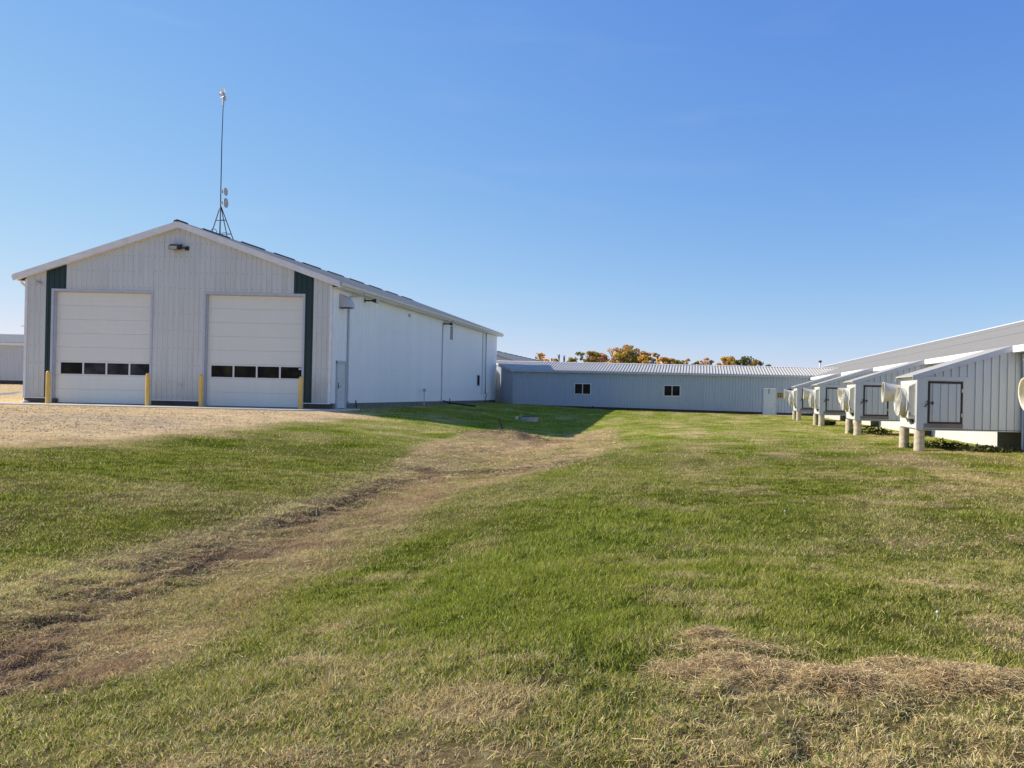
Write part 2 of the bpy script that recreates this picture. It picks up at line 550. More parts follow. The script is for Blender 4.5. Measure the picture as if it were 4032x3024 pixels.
def _hash(ix, iy, seed):
    h = (ix.astype(np.int64) * 374761393 + iy.astype(np.int64) * 668265263 + seed * 1442695041) & 0xFFFFFFFF
    h = ((h ^ (h >> 13)) * 1274126177) & 0xFFFFFFFF
    h = h ^ (h >> 16)
    return (h & 0xFFFF) / 65535.0
def vnoise(x, y, seed=0):
    x = np.asarray(x, float); y = np.asarray(y, float)
    ix, iy = np.floor(x), np.floor(y)
    fx, fy = x - ix, y - iy
    fx = fx * fx * (3 - 2 * fx); fy = fy * fy * (3 - 2 * fy)
    a = _hash(ix, iy, seed); b = _hash(ix + 1, iy, seed); c = _hash(ix, iy + 1, seed); d = _hash(ix + 1, iy + 1, seed)
    return (a * (1 - fx) + b * fx) * (1 - fy) + (c * (1 - fx) + d * fx) * fy
def fbm(x, y, oct=4, seed=0, gain=0.5):
    s, a, t = 0, 1, 0
    for o in range(oct):
        s = s + a * vnoise(x * 2 ** o + 17.3 * o, y * 2 ** o - 9.1 * o, seed + o)
        t += a; a *= gain
    return s / t
def sstep(a, b, x):
    t = np.clip((x - a) / (b - a), 0, 1)
    return t * t * (3 - 2 * t)

def blob(X, Y, cx, cy, rx, ry):
    return np.exp(-((X - cx) / rx) ** 2 - ((Y - cy) / ry) ** 2)

def masks(X, Y):
    """where the ground is green, dry, bare, raked ... (all in metres on the ground)"""
    X = np.asarray(X, float); Y = np.asarray(Y, float)
    w = (fbm(X * 1.4, Y * .8, 4, 5) - .5) * np.clip(Y / 12, .45, 1.2)
    xs = np.interp(Y, [0, 6.7, 8, 10, 13, 15, 18.5, 22, 25, 27.6, 29, 32.3, 38], [-6.0, -6.05, -6.05, -6.12, -6.22, -6.3, -7.0, -7.9, -8.5, -8.6, -7.2, -5.8, -4.6])
    xr = np.interp(Y, [0, 4.5, 5.1, 6.3, 7.1, 7.8, 9, 11.3, 14, 15.2, 18.5, 23, 27, 33, 40], [-4.5, -4.3, -3.2, -3.35, -3.5, -3.25, -3.4, -3.75, -4.1, -3.9, -2.6, -2.3, -2.4, -3.0, -3.9])
    end = 1 - sstep(36, 40, Y)
    inside = sstep(-.12, .22, X - xs + w * .4) * sstep(-.15, .55, xr - X + w * 1.1) * end
    broken = .55 + .9 * (fbm(X * 1.5 + 5, Y * .9, 4, 6) - .28)
    band = np.clip(inside * np.clip(broken, .62, 1.1), 0, 1)
    yell = np.exp(-((X - xs - .28 + w * .3) / .42) ** 2) * (1 - sstep(20, 25, Y))
    xc = np.interp(Y, [0, 5, 5.5, 6, 6.6, 7.6, 9.8, 11, 13, 17, 20], [-4.2, -4.45, -4.75, -5.0, -5.16, -5.2, -5.45, -5.42, -5.7, -5.95, -6.0])
    soil = np.exp(-((X - xc + w * .3) / np.interp(Y, [0, 8, 14, 24], [.60, .50, .36, .4])) ** 2) * (1 - sstep(16.5, 18.5, Y))
    soil = np.maximum(soil, blob(X, Y, -4.6, 17.6, 1.5, .55)); soil = np.maximum(soil, blob(X, Y, -3.2, 18.9, .6, .5))
    mound = np.exp(-((X + 6.7) / 1.9) ** 2 - ((Y - 28.6) / 1.1) ** 2)
    soil = np.clip(soil + mound * .9, 0, 1) * np.clip(.42 + .58 * sstep(.36, .60, fbm(X * 2.2, Y * 1.6, 4, 9) + .12), 0, 1)
    bx = np.interp(Y, [0, 14.4, 16, 18.3, 22.7, 27, 31, 33, 36], [-13.5, -13.0, -12.7, -12.7, -13.6, -13.8, -13.4, -14.4, -16.5])
    tan = sstep(-1.2, 1.0, bx - X + w * 2.0) * sstep(11.5, 15.5, Y + w * 2)
    # hay windrow right foreground
    nz = (fbm(X * 3.2, Y * 3.2, 3, 3) - .5)
    yt = np.interp(X, [-.35, -.19, .12, .58, .83, 1.14, 1.4, 1.95, 3], [4.40, 4.60, 4.74, 4.52, 4.44, 4.60, 4.56, 4.48, 4.5])
    yb = np.interp(X, [-.35, .03, .53, 1.03, 1.72, 3], [4.36, 4.22, 4.20, 4.18, 4.02, 4.1])
    hay = sstep(-.07, .09, yt - Y + nz * .3) * sstep(-.10, .16, Y - yb + nz * .4) * sstep(-.42, -.05, X + nz * .4) * (1 - sstep(2.9, 3.5, X + nz))
    hay = hay * np.clip(.05 + 1.5 * fbm(X * 2.5, Y * 4, 3, 12), 0, 1)
    hay = np.maximum(hay, blob(X, Y, .12, 5.05, .14, .10))
    hay = np.maximum(hay, .6 * blob(X, Y, .25, 4.85, .3, .08))
    mat = sstep(-.5, .2, X + nz * .8) * (1 - sstep(2.9, 3.5, X + nz)) * (1 - sstep(4.25, 4.6, Y)) * np.clip(.2 + 1.2 * fbm(X * 2, Y * 2.6, 3, 14), 0, 1)
    mat = np.maximum(mat, .8 * blob(X, Y, -2.48, 3.46, .35, .10))
    patch = sstep(.60, .72, fbm(X * .9 + 3, Y * 1.5, 3, 21)) * .5 * sstep(-3, -1, X)
    for cx, cy, rx, ry, am in ((-.05, 6.75, .35, .12, .9), (.1, 6.25, .5, .10, .7), (2.1, 8.5, .7, .25, .6), (2.0, 6.6, .35, .15, .8), (2.3, 6.4, .3, .1, .9), (-2.9, 7.2, .35, .1, .9), (-2.25, 6.5, .22, .09, .9),
                               (-2.7, 5.68, .25, .08, .9), (-2.5, 4.9, .3, .1, .8), (-1.0, 3.45, .5, .12, .5), (5.2, 19.0, 1.8, .7, .6), (1.34, 6.8, .2, .08, .7), (6.6, 21.4, 1.0, .4, .6)):
        patch = np.maximum(patch, am * blob(X, Y, cx, cy, rx, ry) * np.clip(.4 + 1.3 * fbm(X * 3, Y * 5, 2, 23), 0, 1))
    left = sstep(-5.5, -7.0, X)
    wv = (fbm(X * .3, Y * .12, 3, 37) - .5) * 1.6
    stripe = sstep(-.5, .7, np.sin((X + .02 * Y + wv) * 2.5)) * sstep(-3.4, -2.4, X) * (1 - sstep(30, 50, Y)) + .6 * left * sstep(-.3, .7, np.sin((X + .25 * Y + wv) * 1.9))
    streak = sstep(.50, .68, fbm(X * .14, Y * .75, 4, 33)) * .34 * left + sstep(.52, .70, fbm(X * .55, Y * .16, 4, 34)) * .30 * (1 - left) + .15 * stripe
    lush = np.exp(-((X + .4) / 1.5) ** 2 - ((Y - 8.5) / 3.2) ** 2) + .9 * blob(X, Y, -1.8, 6.4, .7, 1.2) \
        + .5 * blob(X, Y, -2, 14, 1.2, 5) + .7 * blob(X, Y, -2.7, 4.6, .5, .5) + .5 * blob(X, Y, -.7, 5.2, .35, .8)
    lush = np.clip(lush, 0, 1) * np.clip(.3 + 1.3 * fbm(X * .9, Y * .7, 3, 35), 0, 1)
    shade = sstep(33, 37, Y) * sstep(-17, -15.5, X) * sstep(-4, -6, X)  # the shop's cast shadow, painted in as greener, darker grass
    worn = (1 - sstep(4.0, 6.2, Y)) * .22
    dry = .13 - .03 * left - .15 * shade + worn + .62 * (fbm(X * .9, Y * .45, 4, 41) - .5) + .25 * (fbm(X * 3, Y * 2.4, 3, 47) - .5)
    side = np.clip((X - xc) / np.maximum(xr - xc, .3), 0, 1)
    dry = dry + band * (1 - yell * .75) * (.86 - .26 * side) + yell * .50 + tan * .85 + patch * (1 - .5 * lush) + streak * (1 - lush) - lush * .22 + hay * .9 + mat * .32
    return dict(dry=np.clip(dry, 0.02, 1), soil=np.clip(soil, 0, 1), tan=np.clip(tan, 0, 1), band=band, yell=yell, hay=np.clip(hay, 0, 1), mat=mat, lush=lush, mound=mound)

def ground_z(X, Y, mk=None):
    X = np.asarray(X, float); Y = np.asarray(Y, float)
    fx = np.clip((X - TX[0]) / 0.2, 0, len(TX) - 1.001); fy = np.clip((Y - TY[0]) / 0.5, 0, len(TY) - 1.001)
    ix, iy = fx.astype(int), fy.astype(int)
    fx -= ix; fy -= iy
    z = (TZ[iy, ix] * (1 - fx) + TZ[iy, ix + 1] * fx) * (1 - fy) + (TZ[iy + 1, ix] * (1 - fx) + TZ[iy + 1, ix + 1] * fx) * fy
    if mk is None: mk = masks(X, Y)
    flat = np.where((X > -30.5) & (X < -15.5) & (Y > 31.3) & (Y < 63.5), 0.0, 1.0)
    z = z + flat * ((fbm(X * .8, Y * .8, 3, 51) - .5) * .07 + (fbm(X * 4, Y * 4, 3, 61) - .5) * .035)
    z = z + mk['band'] * (fbm(X * 2.6, Y * 2.6, 4, 65) - .5) * .10 * sstep(3, 12, Y)
    z = z + mk['soil'] * (fbm(X * 6, Y * 5, 3, 71) - .55) * .12 + mk['mound'] * (.18 + .5 * (fbm(X * 1.9, Y * 1.9, 4, 73) - .35))
    z = z + mk['hay'] * (.01 + .08 * (fbm(X * 5, Y * 6, 3, 81) - .35)) + mk['mat'] * (fbm(X * 7, Y * 7, 3, 91) - .5) * .12
    # the pad under the shop stays level
    return np.where((X > -30.2) & (X < -16.0) & (Y > 31.9) & (Y < 63.2), np.minimum(z, .6), z)

def gz(x, y):
    return float(ground_z(np.array([x]), np.array([y]))[0])

def np_mesh(name, verts, faces, mat, cols=None, smooth=False, kind=None):
    """faces: int array (n,k)"""
    me = bpy.data.meshes.new(name)
    nv, (nf, k) = len(verts), faces.shape
    me.vertices.add(nv)
    me.vertices.foreach_set('co', np.ascontiguousarray(verts, dtype=np.float32).ravel())
    me.loops.add(nf * k)
    me.loops.foreach_set('vertex_index', np.ascontiguousarray(faces, dtype=np.int32).ravel())
    me.polygons.add(nf)
    me.polygons.foreach_set('loop_start', np.arange(0, nf * k, k, dtype=np.int32))
    if smooth: me.polygons.foreach_set('use_smooth', np.ones(nf, dtype=bool))
    me.update(calc_edges=True)
    if cols is not None:
        a = me.color_attributes.new('Col', 'FLOAT_COLOR', 'POINT')
        c4 = np.ones((nv, 4), dtype=np.float32)
        c4[:, :3] = cols
        a.data.foreach_set('color', c4.ravel())
    me.materials.append(mat)
    o = bpy.data.objects.new(name, me)
    COL.objects.link(o)
    return o

def mixc(a, b, t):
    return a * (1 - t[..., None]) + b * t[..., None]
C_ = lambda *a: np.array(a, float)
G_DARK, G_MID, G_LIME = C_(.10, .135, .014), C_(.225, .27, .026), C_(.46, .455, .085)
STRAW, STRAW2, BROWN, SOILC, TANC = C_(.80, .63, .30), C_(.56, .41, .20), C_(.32, .20, .12), C_(.085, .060, .044), C_(.60, .42, .225)

def ground_color(X, Y, mk):
    n1 = fbm(X * 1.3, Y * 1.3, 4, 101)
    g = mixc(G_DARK * np.ones(X.shape + (3,)), G_MID * 1.1 * np.ones(X.shape + (3,)), np.clip(n1 * 1.4 - .2, 0, 1))
    g = mixc(g, C_(.15, .22, .03), mk['lush'] * .6)
    d = mixc(STRAW2 * np.ones(X.shape + (3,)), TANC * np.ones(X.shape + (3,)), np.clip(fbm(X * 2, Y * 2, 3, 111) * 1.5 - .3, 0, 1))
    c = mixc(g, d, np.clip(mk['dry'] * 1.05 + (n1 - .5) * .5, 0, 1) * .9)
    c = mixc(c, C_(.68, .48, .27) * np.ones(X.shape + (3,)), mk['tan'] * .65)
    c = mixc(c, BROWN * 1.1 * np.ones(X.shape + (3,)), mk['band'] * sstep(.47, .66, fbm(X * 2.1, Y * 2.1, 4, 115)) * .75)
    gravel = np.exp(-((Y - (22.5 + (X + 18) * -.12)) / 2.2) ** 2) * sstep(-12.5, -16, X) * sstep(.4, .6, fbm(X * .5, Y * 1.2, 3, 121) + .05)
    c = mixc(c, C_(.38, .31, .23) * np.ones(X.shape + (3,)), np.clip(gravel, 0, 1) * .4)
    c = mixc(c, SOILC * 1.3 * np.ones(X.shape + (3,)), mk['soil'] * .85)
    return c

# ground sheet: rows get coarser with distance
ys = [-60, -40, -25, -15, -9, -5, -2, 0, 1.0]
y = 1.6
while y < 120: ys.append(y); y *= 1.0125
while y < 1400: ys.append(y); y *= 1.15
ys = np.array(ys)
us = np.concatenate([[-60, -30, -14, -7, -4, -2.6, -2.0, -1.6], np.arange(-1.35, .80, .0058), [.9, 1.1, 1.4, 2, 3, 5, 10, 25]])
W_ = np.maximum(ys, 2.0)
GX = us[None, :] * W_[:, None]
GY = np.repeat(ys[:, None], len(us), 1)
mk = masks(GX, GY)
GZ = ground_z(GX, GY, mk)
GC = ground_color(GX, GY, mk)
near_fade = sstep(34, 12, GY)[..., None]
GC = GC * (1 - .64 * near_fade * (1 - .85 * mk['tan'][..., None]) * (1 - .35 * mk['band'][..., None]))           # thatch and soil, and shade painted in between the blades, where the grass itself is modelled
nr, nc = GX.shape
idx = np.arange(nr * nc).reshape(nr, nc)
fc = np.stack([idx[:-1, :-1], idx[:-1, 1:], idx[1:, 1:], idx[1:, :-1]], -1).reshape(-1, 4)
M['ground'] = mat_attr('lawn_ground', 1.0, 0, noise_scale=14, spec=0.0, bump=0.03, fine=0.42)
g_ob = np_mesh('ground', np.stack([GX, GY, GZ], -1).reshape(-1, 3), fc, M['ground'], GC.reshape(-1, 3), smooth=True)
tag(g_ob, kind='structure')

# ------------------------------------------------------------------ grass blades, straw
def scatter(n, y0, y1, umin=-1.02, umax=.60, pad=.8):
    """points uniform on the ground inside the wedge the photo sees, a little wider"""
    Y = np.sqrt(RNG.random(n) * (y1 ** 2 - y0 ** 2) + y0 ** 2)
    X = (umin + RNG.random(n) * (umax - umin)) * Y + (RNG.random(n) - .5) * 2 * pad
    return X, Y

def on_buildings(X, Y):
    return ((X > -30.3) & (X < -16.1) & (Y > 31.8)) | ((X > 9.3)) | (Y > 60.3)

def blades(n, y0, y1, hgt, wid, seg):
    X, Y = scatter(n, y0, y1)
    ok = ~on_buildings(X, Y)
    X, Y = X[ok], Y[ok]
    mk = masks(X, Y)
    # bare patches: fewer blades on soil, hay and the worn ground by the shop
    clump = fbm(X * 6, Y * 6, 3, 131)
    keep = RNG.random(len(X)) < np.clip((1.15 - .8 * mk['soil'] - .7 * mk['hay'] - .55 * mk['tan']) * np.clip(3.2 * (clump - .25), .14, 1.2), .03, 1)
    X, Y, clump = X[keep], Y[keep], clump[keep]
    mk = {k: v[keep] for k, v in mk.items()}
    n = len(X)
    Z = ground_z(X, Y, mk) - .004
    fuzz = fbm(X * 1.5, Y * 1.5, 3, 141)
    h = hgt * (.55 + .9 * RNG.random(n)) * (.55 + .9 * fuzz) * (1 + .35 * mk['lush'] - .35 * mk['tan'] - .2 * mk['mat'])
    w = wid * (.6 + .8 * RNG.random(n))
    ang = RNG.random(n) * 2 * np.pi
    ax, ay = np.cos(ang), np.sin(ang)
    lean_a = RNG.random(n) * 2 * np.pi
    ln = h * (.25 + 1.0 * RNG.random(n) ** 1.5) * (1 + .8 * mk['dry'])
    lx, ly = np.cos(lean_a) * ln, np.sin(lean_a) * ln
    P = np.stack([X, Y, Z], -1)
    A = np.stack([ax * w / 2, ay * w / 2, np.zeros(n)], -1)
    T = P + np.stack([lx, ly, h * (1 - .35 * mk['dry'] * RNG.random(n))], -1)
    # colour of each blade
    n2 = RNG.random(n)
    g = mixc(G_DARK * np.ones((n, 3)), G_MID * np.ones((n, 3)), RNG.random(n))
    g = mixc(g, G_LIME * np.ones((n, 3)), np.clip(RNG.random(n) * 1.15 - .15 + .35 * mk['yell'] + .25 * (fuzz - .5), 0, 1))
    g = mixc(g, C_(.27, .34, .03), mk["lush"] * .4)
    g = mixc(g, C_(.56, .50, .15), mk['yell'] * .8)
    d = mixc(STRAW * np.ones((n, 3)), STRAW2 * np.ones((n, 3)), RNG.random(n))
    d = mixc(d, BROWN * 1.4 * np.ones((n, 3)), np.clip(RNG.random(n) * 1.3 - .75 + .4 * mk['soil'] + mk['band'] * (1 - mk['yell']) * (.18 + 1.0 * sstep(.46, .62, fbm(X * 2.1, Y * 2.1, 4, 115))), 0, 1))
    d = mixc(d, C_(.80, .64, .27), mk['yell'] * .7)
    isdry = (n2 < np.clip(mk['dry'] * 1.08 + .35 * (clump - .5), .05, .97)).astype(float)
    c = mixc(g, d, isdry * .92 + .04)
    c = c * (.55 + 1.1 * RNG.random(n))[:, None]
    c = np.minimum(c, .85)
    if seg:
        Mi = P + (T - P) * .55 + np.stack([-lx * .12, -ly * .12, h * .10], -1)
        V = np.stack([P - A, P + A, Mi + A * .8, Mi - A * .8, T], 1).reshape(-1, 3)
        b = np.arange(n) * 5
        f1 = np.stack([b, b + 1, b + 2], -1); f2 = np.stack([b, b + 2, b + 3], -1); f3 = np.stack([b + 3, b + 2, b + 4], -1)
        Fc = np.concatenate([f1, f2, f3])
        return V, Fc, np.repeat(c, 5, 0)
    V = np.stack([P - A, P + A, T], 1).reshape(-1, 3)
    b = np.arange(n) * 3
    return V, np.stack([b, b + 1, b + 2], -1), np.repeat(c, 3, 0)

def merge(parts):
    Vs, Fs, Cs, o = [], [], [], 0
    for v, f, c in parts:
        Vs.append(v); Fs.append(f + o); Cs.append(c); o += len(v)
    return np.concatenate(Vs), np.concatenate(Fs), np.concatenate(Cs)

M['blade'] = mat_attr('grass_blade', 0.95, 0.35, spec=0.03)
V, Fc, Cc = merge([blades(520000, 1.9, 7.5, .031, .0040, True),
                   blades(450000, 7.5, 17, .036, .0068, False),
                   blades(440000, 17, 60, .042, .015, False)])
tag(np_mesh('grass', V, Fc, M['blade'], Cc), 'short mown lawn grass, green with dry yellow patches and a straw coloured ditch', 'grass', kind='stuff')

def straws(n, sel, L0, L1, wid, lift=.015, y0=2.4, y1=9, umin=-.99, umax=.60, pitch=.25):
    X, Y = scatter(n, y0, y1, umin, umax)
    ok = ~on_buildings(X, Y)
    X, Y = X[ok], Y[ok]
    mk = masks(X, Y)
    k = RNG.random(len(X)) < np.clip(sel(mk, X, Y), 0, 1)
    X, Y = X[k], Y[k]; mk = {q: v[k] for q, v in mk.items()}
    n = len(X)
    Z = ground_z(X, Y, mk) + lift * (.3 + RNG.random(n)) + mk['hay'] * .03 * RNG.random(n)
    a = RNG.random(n) * 2 * np.pi
    el = RNG.normal(0, pitch, n)
    ln = (L0 + (L1 - L0) * RNG.random(n) ** 2) / 2
    D = np.stack([np.cos(a) * np.cos(el), np.sin(a) * np.cos(el), np.sin(el)], -1) * ln[:, None]
    S = np.stack([-np.sin(a), np.cos(a), RNG.normal(0, .5, n)], -1) * (wid * (.6 + .8 * RNG.random(n)) / 2)[:, None]
    P = np.stack([X, Y, Z], -1)
    V = np.stack([P - D - S, P - D + S, P + S * .9 + np.array([0, 0, 1]) * ln[:, None] * .03, P + D], 1)
    V = V.reshape(-1, 3)
    b = np.arange(n) * 4
    Fc = np.concatenate([np.stack([b, b + 1, b + 2], -1), np.stack([b, b + 2, b + 3], -1)])
    c = mixc(STRAW * 1.0 * np.ones((n, 3)), STRAW2 * np.ones((n, 3)), RNG.random(n))
    c = mixc(c, BROWN * np.ones((n, 3)), np.clip(RNG.random(n) * 1.4 - .8 + .35 * mk['soil'] + .7 * mk['band'] * sstep(.46, .62, fbm(X * 2.1, Y * 2.1, 4, 115)) + .55 * mk['hay'] * (fbm(X * 6, Y * 6, 2, 151) > .42), 0, 1))
    c = c * (.7 + .55 * RNG.random(n))[:, None]
    return V, Fc, np.repeat(c, 4, 0)

M['straw'] = mat_attr('straw_stalk', 0.9, 0.15, spec=0.05)
V, Fc, Cc = merge([
    straws(230000, lambda m, X, Y: m['hay'] * 1.1, .03, .13, .0022, y0=3.7, y1=5.8, umin=-.15, umax=.53, pitch=.35),
    straws(160000, lambda m, X, Y: m['mat'] * .28 + m['soil'] * .6, .03, .12, .0024, y0=2.4, y1=7, pitch=.3),
])
tag(np_mesh('hay_windrow', V, Fc, M['straw'], Cc), 'raked row of dry brown hay clippings lying across the lawn at lower right', 'hay', kind='stuff')
V, Fc, Cc = merge([
    straws(190000, lambda m, X, Y: m['band'] * .35 + m['soil'] * .8 + .003, .04, .12, .0035, y0=5, y1=16, pitch=.2),
    straws(150000, lambda m, X, Y: m['band'] * .35 + m['mound'] * .8 + .001, .06, .24, .010, y0=16, y1=36, umin=-.5, umax=.1, pitch=.2),
    straws(70000, lambda m, X, Y: .04 + .2 * m['dry'], .03, .14, .0026, y0=2.4, y1=9, pitch=.15),
])
tag(np_mesh('straw', V, Fc, M['straw'], Cc), 'loose dead straw strewn along the ditch and over the lawn', 'straw', kind='stuff')

M['stone'] = mat_attr('gravel_stone', 0.95, 0, spec=0.1)
def pebbles(n):
    X = -31 + 18 * RNG.random(n); Y = 14 + 18 * RNG.random(n)
    mk = masks(X, Y)
    k = RNG.random(n) < mk['tan'] * np.clip(2.2 * (fbm(X * .6, Y * 1.4, 3, 161) - .3), .02, 1)
    X, Y = X[k], Y[k]; n = len(X)
    Z = ground_z(X, Y)
    r = .008 + .022 * RNG.random(n) ** 2.5
    base = np.array([[1, 0, 0], [-.5, .87, 0], [-.5, -.87, 0], [0, 0, .8], [0, 0, -.6]])
    V = base[None] * (r[:, None, None] * (.7 + .6 * RNG.random((n, 5, 1))))
    a = RNG.random(n) * 6.28
    c_, s_ = np.cos(a)[:, None], np.sin(a)[:, None]
    V = np.stack([V[..., 0] * c_ - V[..., 1] * s_ + X[:, None], V[..., 0] * s_ + V[..., 1] * c_ + Y[:, None], V[..., 2] + Z[:, None]], -1).reshape(-1, 3)
    f = np.array([[0, 1, 3], [1, 2, 3], [2, 0, 3], [1, 0, 4], [2, 1, 4], [0, 2, 4]])
    Fc = (np.arange(n) * 5)[:, None, None] + f[None]
    c = mixc(C_(.58, .45, .29) * np.ones((n, 3)), C_(.30, .23, .16) * np.ones((n, 3)), RNG.random(n))
    return V, Fc.reshape(-1, 3), np.repeat(c, 5, 0)
V, Fc, Cc = pebbles(45000)
tag(np_mesh('gravel', V, Fc, M['stone'], Cc), 'loose gravel and small stones on the worn ground before the shop', 'gravel', kind='stuff')
M['weedleaf'] = mat_attr('weed_leaf', 0.7, 0.3, spec=0.15)
def rosettes(n):
    X, Y = scatter(n, 2.5, 13)
    mk = masks(X, Y)
    k = RNG.random(n) < np.clip(2.5 * (fbm(X * .8, Y * .8, 3, 171) - .42), 0, 1) * (1 - mk['band']) * (1 - .8 * mk['hay']) * (.12 + .88 * sstep(-1.2, .6, X))
    X, Y = X[k], Y[k]
    m_ = 7
    n = len(X) * m_
    X = np.repeat(X, m_); Y = np.repeat(Y, m_)
    a = RNG.random(n) * 6.28
    ln = .014 + .026 * RNG.random(n); wd = ln * (.22 + .12 * RNG.random(n))
    X = X + RNG.normal(0, .03, n); Y = Y + RNG.normal(0, .03, n)
    Z = ground_z(X, Y) + .010
    up = ln * (.15 + .55 * RNG.random(n))
    d = np.stack([np.cos(a), np.sin(a)], -1); q = np.stack([-np.sin(a), np.cos(a)], -1)
    P = np.stack([X, Y, Z], -1)
    def at(t, sd, z): return P + np.concatenate([d * (ln * t)[:, None] + q * (wd * sd)[:, None], z[:, None]], 1)
    V = np.stack([P, at(.55, 1, up * .8), at(1.0, 0, up * .7), at(.55, -1, up * .8)], 1).reshape(-1, 3)
    b = np.arange(n) * 4
    c = mixc(C_(.10, .145, .015) * np.ones((n, 3)), C_(.24, .29, .04) * np.ones((n, 3)), RNG.random(n))
    return V, np.stack([b, b + 1, b + 2, b + 3], -1), np.repeat(c, 4, 0)
V, Fc, Cc = rosettes(14000)
tag(np_mesh('lawn_weeds', V, Fc, M['weedleaf'], Cc), 'broad leaved clover and dandelion leaves scattered through the lawn', 'weeds', kind='stuff')

# ------------------------------------------------------------------ machine shop
SX0, SX1, SY0, SY1 = -29.9, -16.25, 34.3, 62.8
RX, RZ = -23.08, 8.84           # ridge
EZ = 6.34                       # roof top at the eaves (X = -15.86 / -30.3)
RSL = (RZ - EZ) / 7.22
shop = empty('metal_shop_building', (RX, SY0, .6), 'large white metal shop building with two overhead doors and a gabled front', 'building')
def roof_under(x): return RZ - .13 - RSL * abs(x - RX)
FW_SKIP = [(-28.66, -24.26, 0, 5.75), (-21.93, -17.46, 0, 5.75)]
m = MB()
def fw(x0, x1, zb):
    xs = [x0] + ([RX] if x0 < RX < x1 else []) + [x1]
    for a, b_ in zip(xs[:-1], xs[1:]):
        m.quad((a, SY0, zb), (b_, SY0, zb), (b_, SY0, roof_under(b_)), (a, SY0, roof_under(a)))
fw(SX0, -29.0, .9); fw(-28.1, -24.26, 5.7); fw(-24.26, -21.93, .9); fw(-21.93, -17.96, 5.7); fw(-17.07, SX1, .9)
ribs(m, (0, SY0, 0), (1, 0, 0), (0, -1, 0), -29.72, SX1 - .1, .2286, .9, lambda s: roof_under(s) - .02, h=.017, wb=.045, wt=.022, skip=FW_SKIP + [(-29.03, -28.08, 0, 9), (-17.99, -17.04, 0, 9)], phase=0)
m.use(M['darkmetal'])
screws(m, (0, SY0, 0), (1, 0, 0), (0, -1, 0), -29.8, SX1, .2286, [1.05, 1.75, 2.45, 3.2, 4.0, 4.75, 5.9, 6.6, 7.3, 7.9], skip=FW_SKIP + [(-29.03, -28.08, 0, 9), (-17.99, -17.04, 0, 9)], top=roof_under)
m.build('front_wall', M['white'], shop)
for x0, x1, d0, d1 in ((-29.0, -28.1, -28.66, -28.1), (-17.96, -17.07, -17.96, -17.46)):
    m = MB()
    c = d0 if x0 < -20 else d1       # edge of the narrow leg
    lo, hi = (x0, c) if x0 < -20 else (c, x1)
    m.quad((lo, SY0 - .003, .9), (hi, SY0 - .003, .9), (hi, SY0 - .003, roof_under(hi)), (lo, SY0 - .003, roof_under(lo)))
    lo2, hi2 = (c, x1) if x0 < -20 else (x0, c)
    m.quad((lo2, SY0 - .003, 5.7), (hi2, SY0 - .003, 5.7), (hi2, SY0 - .003, roof_under(hi2)), (lo2, SY0 - .003, roof_under(lo2)))
    ribs(m, (0, SY0 - .003, 0), (1, 0, 0), (0, -1, 0), x0, x1, .2286, .9, lambda s: roof_under(s) - .02, h=.02, skip=FW_SKIP)
    m.build('green_stripe', M['green'], shop)
# side and rear walls (corrugated)
def corrugated(O, U, N, length, pitch, amp, z0, z1):
    m = MB()
    k = 4
    n = int(length / pitch) * k
    O, U, N = Vector(O), Vector(U), Vector(N)
    n0 = 0
    for i in range(n + 1):
        s = i * length / n
        o = amp * (0, 1, 1, 0)[i % 4]
        p = O + U * s + N * o
        m.v += [(p.x, p.y, z0), (p.x, p.y, z1)]
        if i: m.f.append((2 * i - 2, 2 * i, 2 * i + 1, 2 * i - 1))
    return m
m = corrugated((SX1, SY0 + .12, 0), (0, 1, 0), (1, 0, 0), SY1 - SY0 - .2, .203, .035, .9, roof_under(SX1) + .02)
m.use(M['steel'])
screws(m, (SX1 + .03, 0, 0), (0, 1, 0), (1, 0, 0), SY0 + .3, SY1 - .2, .228, [1.5, 2.6, 3.7, 4.75], r=.015)
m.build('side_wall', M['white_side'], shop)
m = corrugated((SX0, SY0 + .1, 0), (0, 1, 0), (-1, 0, 0), SY1 - SY0 - .2, .21, .014, .9, roof_under(SX0) + .02)
m.build('far_side_wall', M['white_side'], shop)
m = MB()
m.poly([(SX0, SY1, .5), (SX1, SY1, .5), (SX1, SY1, roof_under(SX1)), (RX, SY1, roof_under(RX)), (SX0, SY1, roof_under(SX0))])
m.build('rear_wall', M['white_side'], shop)
m = MB()
for x in (SX0 - .02, SX1 - .09):
    m.cut().box(x, x + .11, SY0 - .026, SY0 + .1, .9, 6.15)
m.cut().box(SX1 - .03, SX1 + .02, SY1 - .08, SY1 + .02, .9, 6.15)
m.build('corner_trim', M['trim'], shop)
m = MB()      # drip edge above the foundation
for a, b_ in ((SX0 - .02, -28.74), (-24.2, -21.96), (-17.42, SX1 + .02)):
    m.cut().box(a, b_, SY0 - .045, SY0, .87, .905)
m.build('drip_edge', M['trim'], shop)
m = MB()
m.cut().box(SX0 + .02, -28.5, SY0 + .01, SY0 + .3, .3, .868)
m.cut().box(-24.3, -21.9, SY0 + .01, SY0 + .3, .3, .868)
m.cut().box(-17.5, SX1 - .02, SY0 + .01, SY0 + .3, .3, .868)
m.build('foundation', M['foundation'], shop)
m = MB()
m.cut().box(SX1 - .25, SX1 - .021, SY0 + .31, SY1 - .02, .2, .91)
m.cut().box(SX0 + .021, SX0 + .25, SY0 + .31, SY1 - .02, .2, .91)
m.build('foundation', M['side_found'], shop)
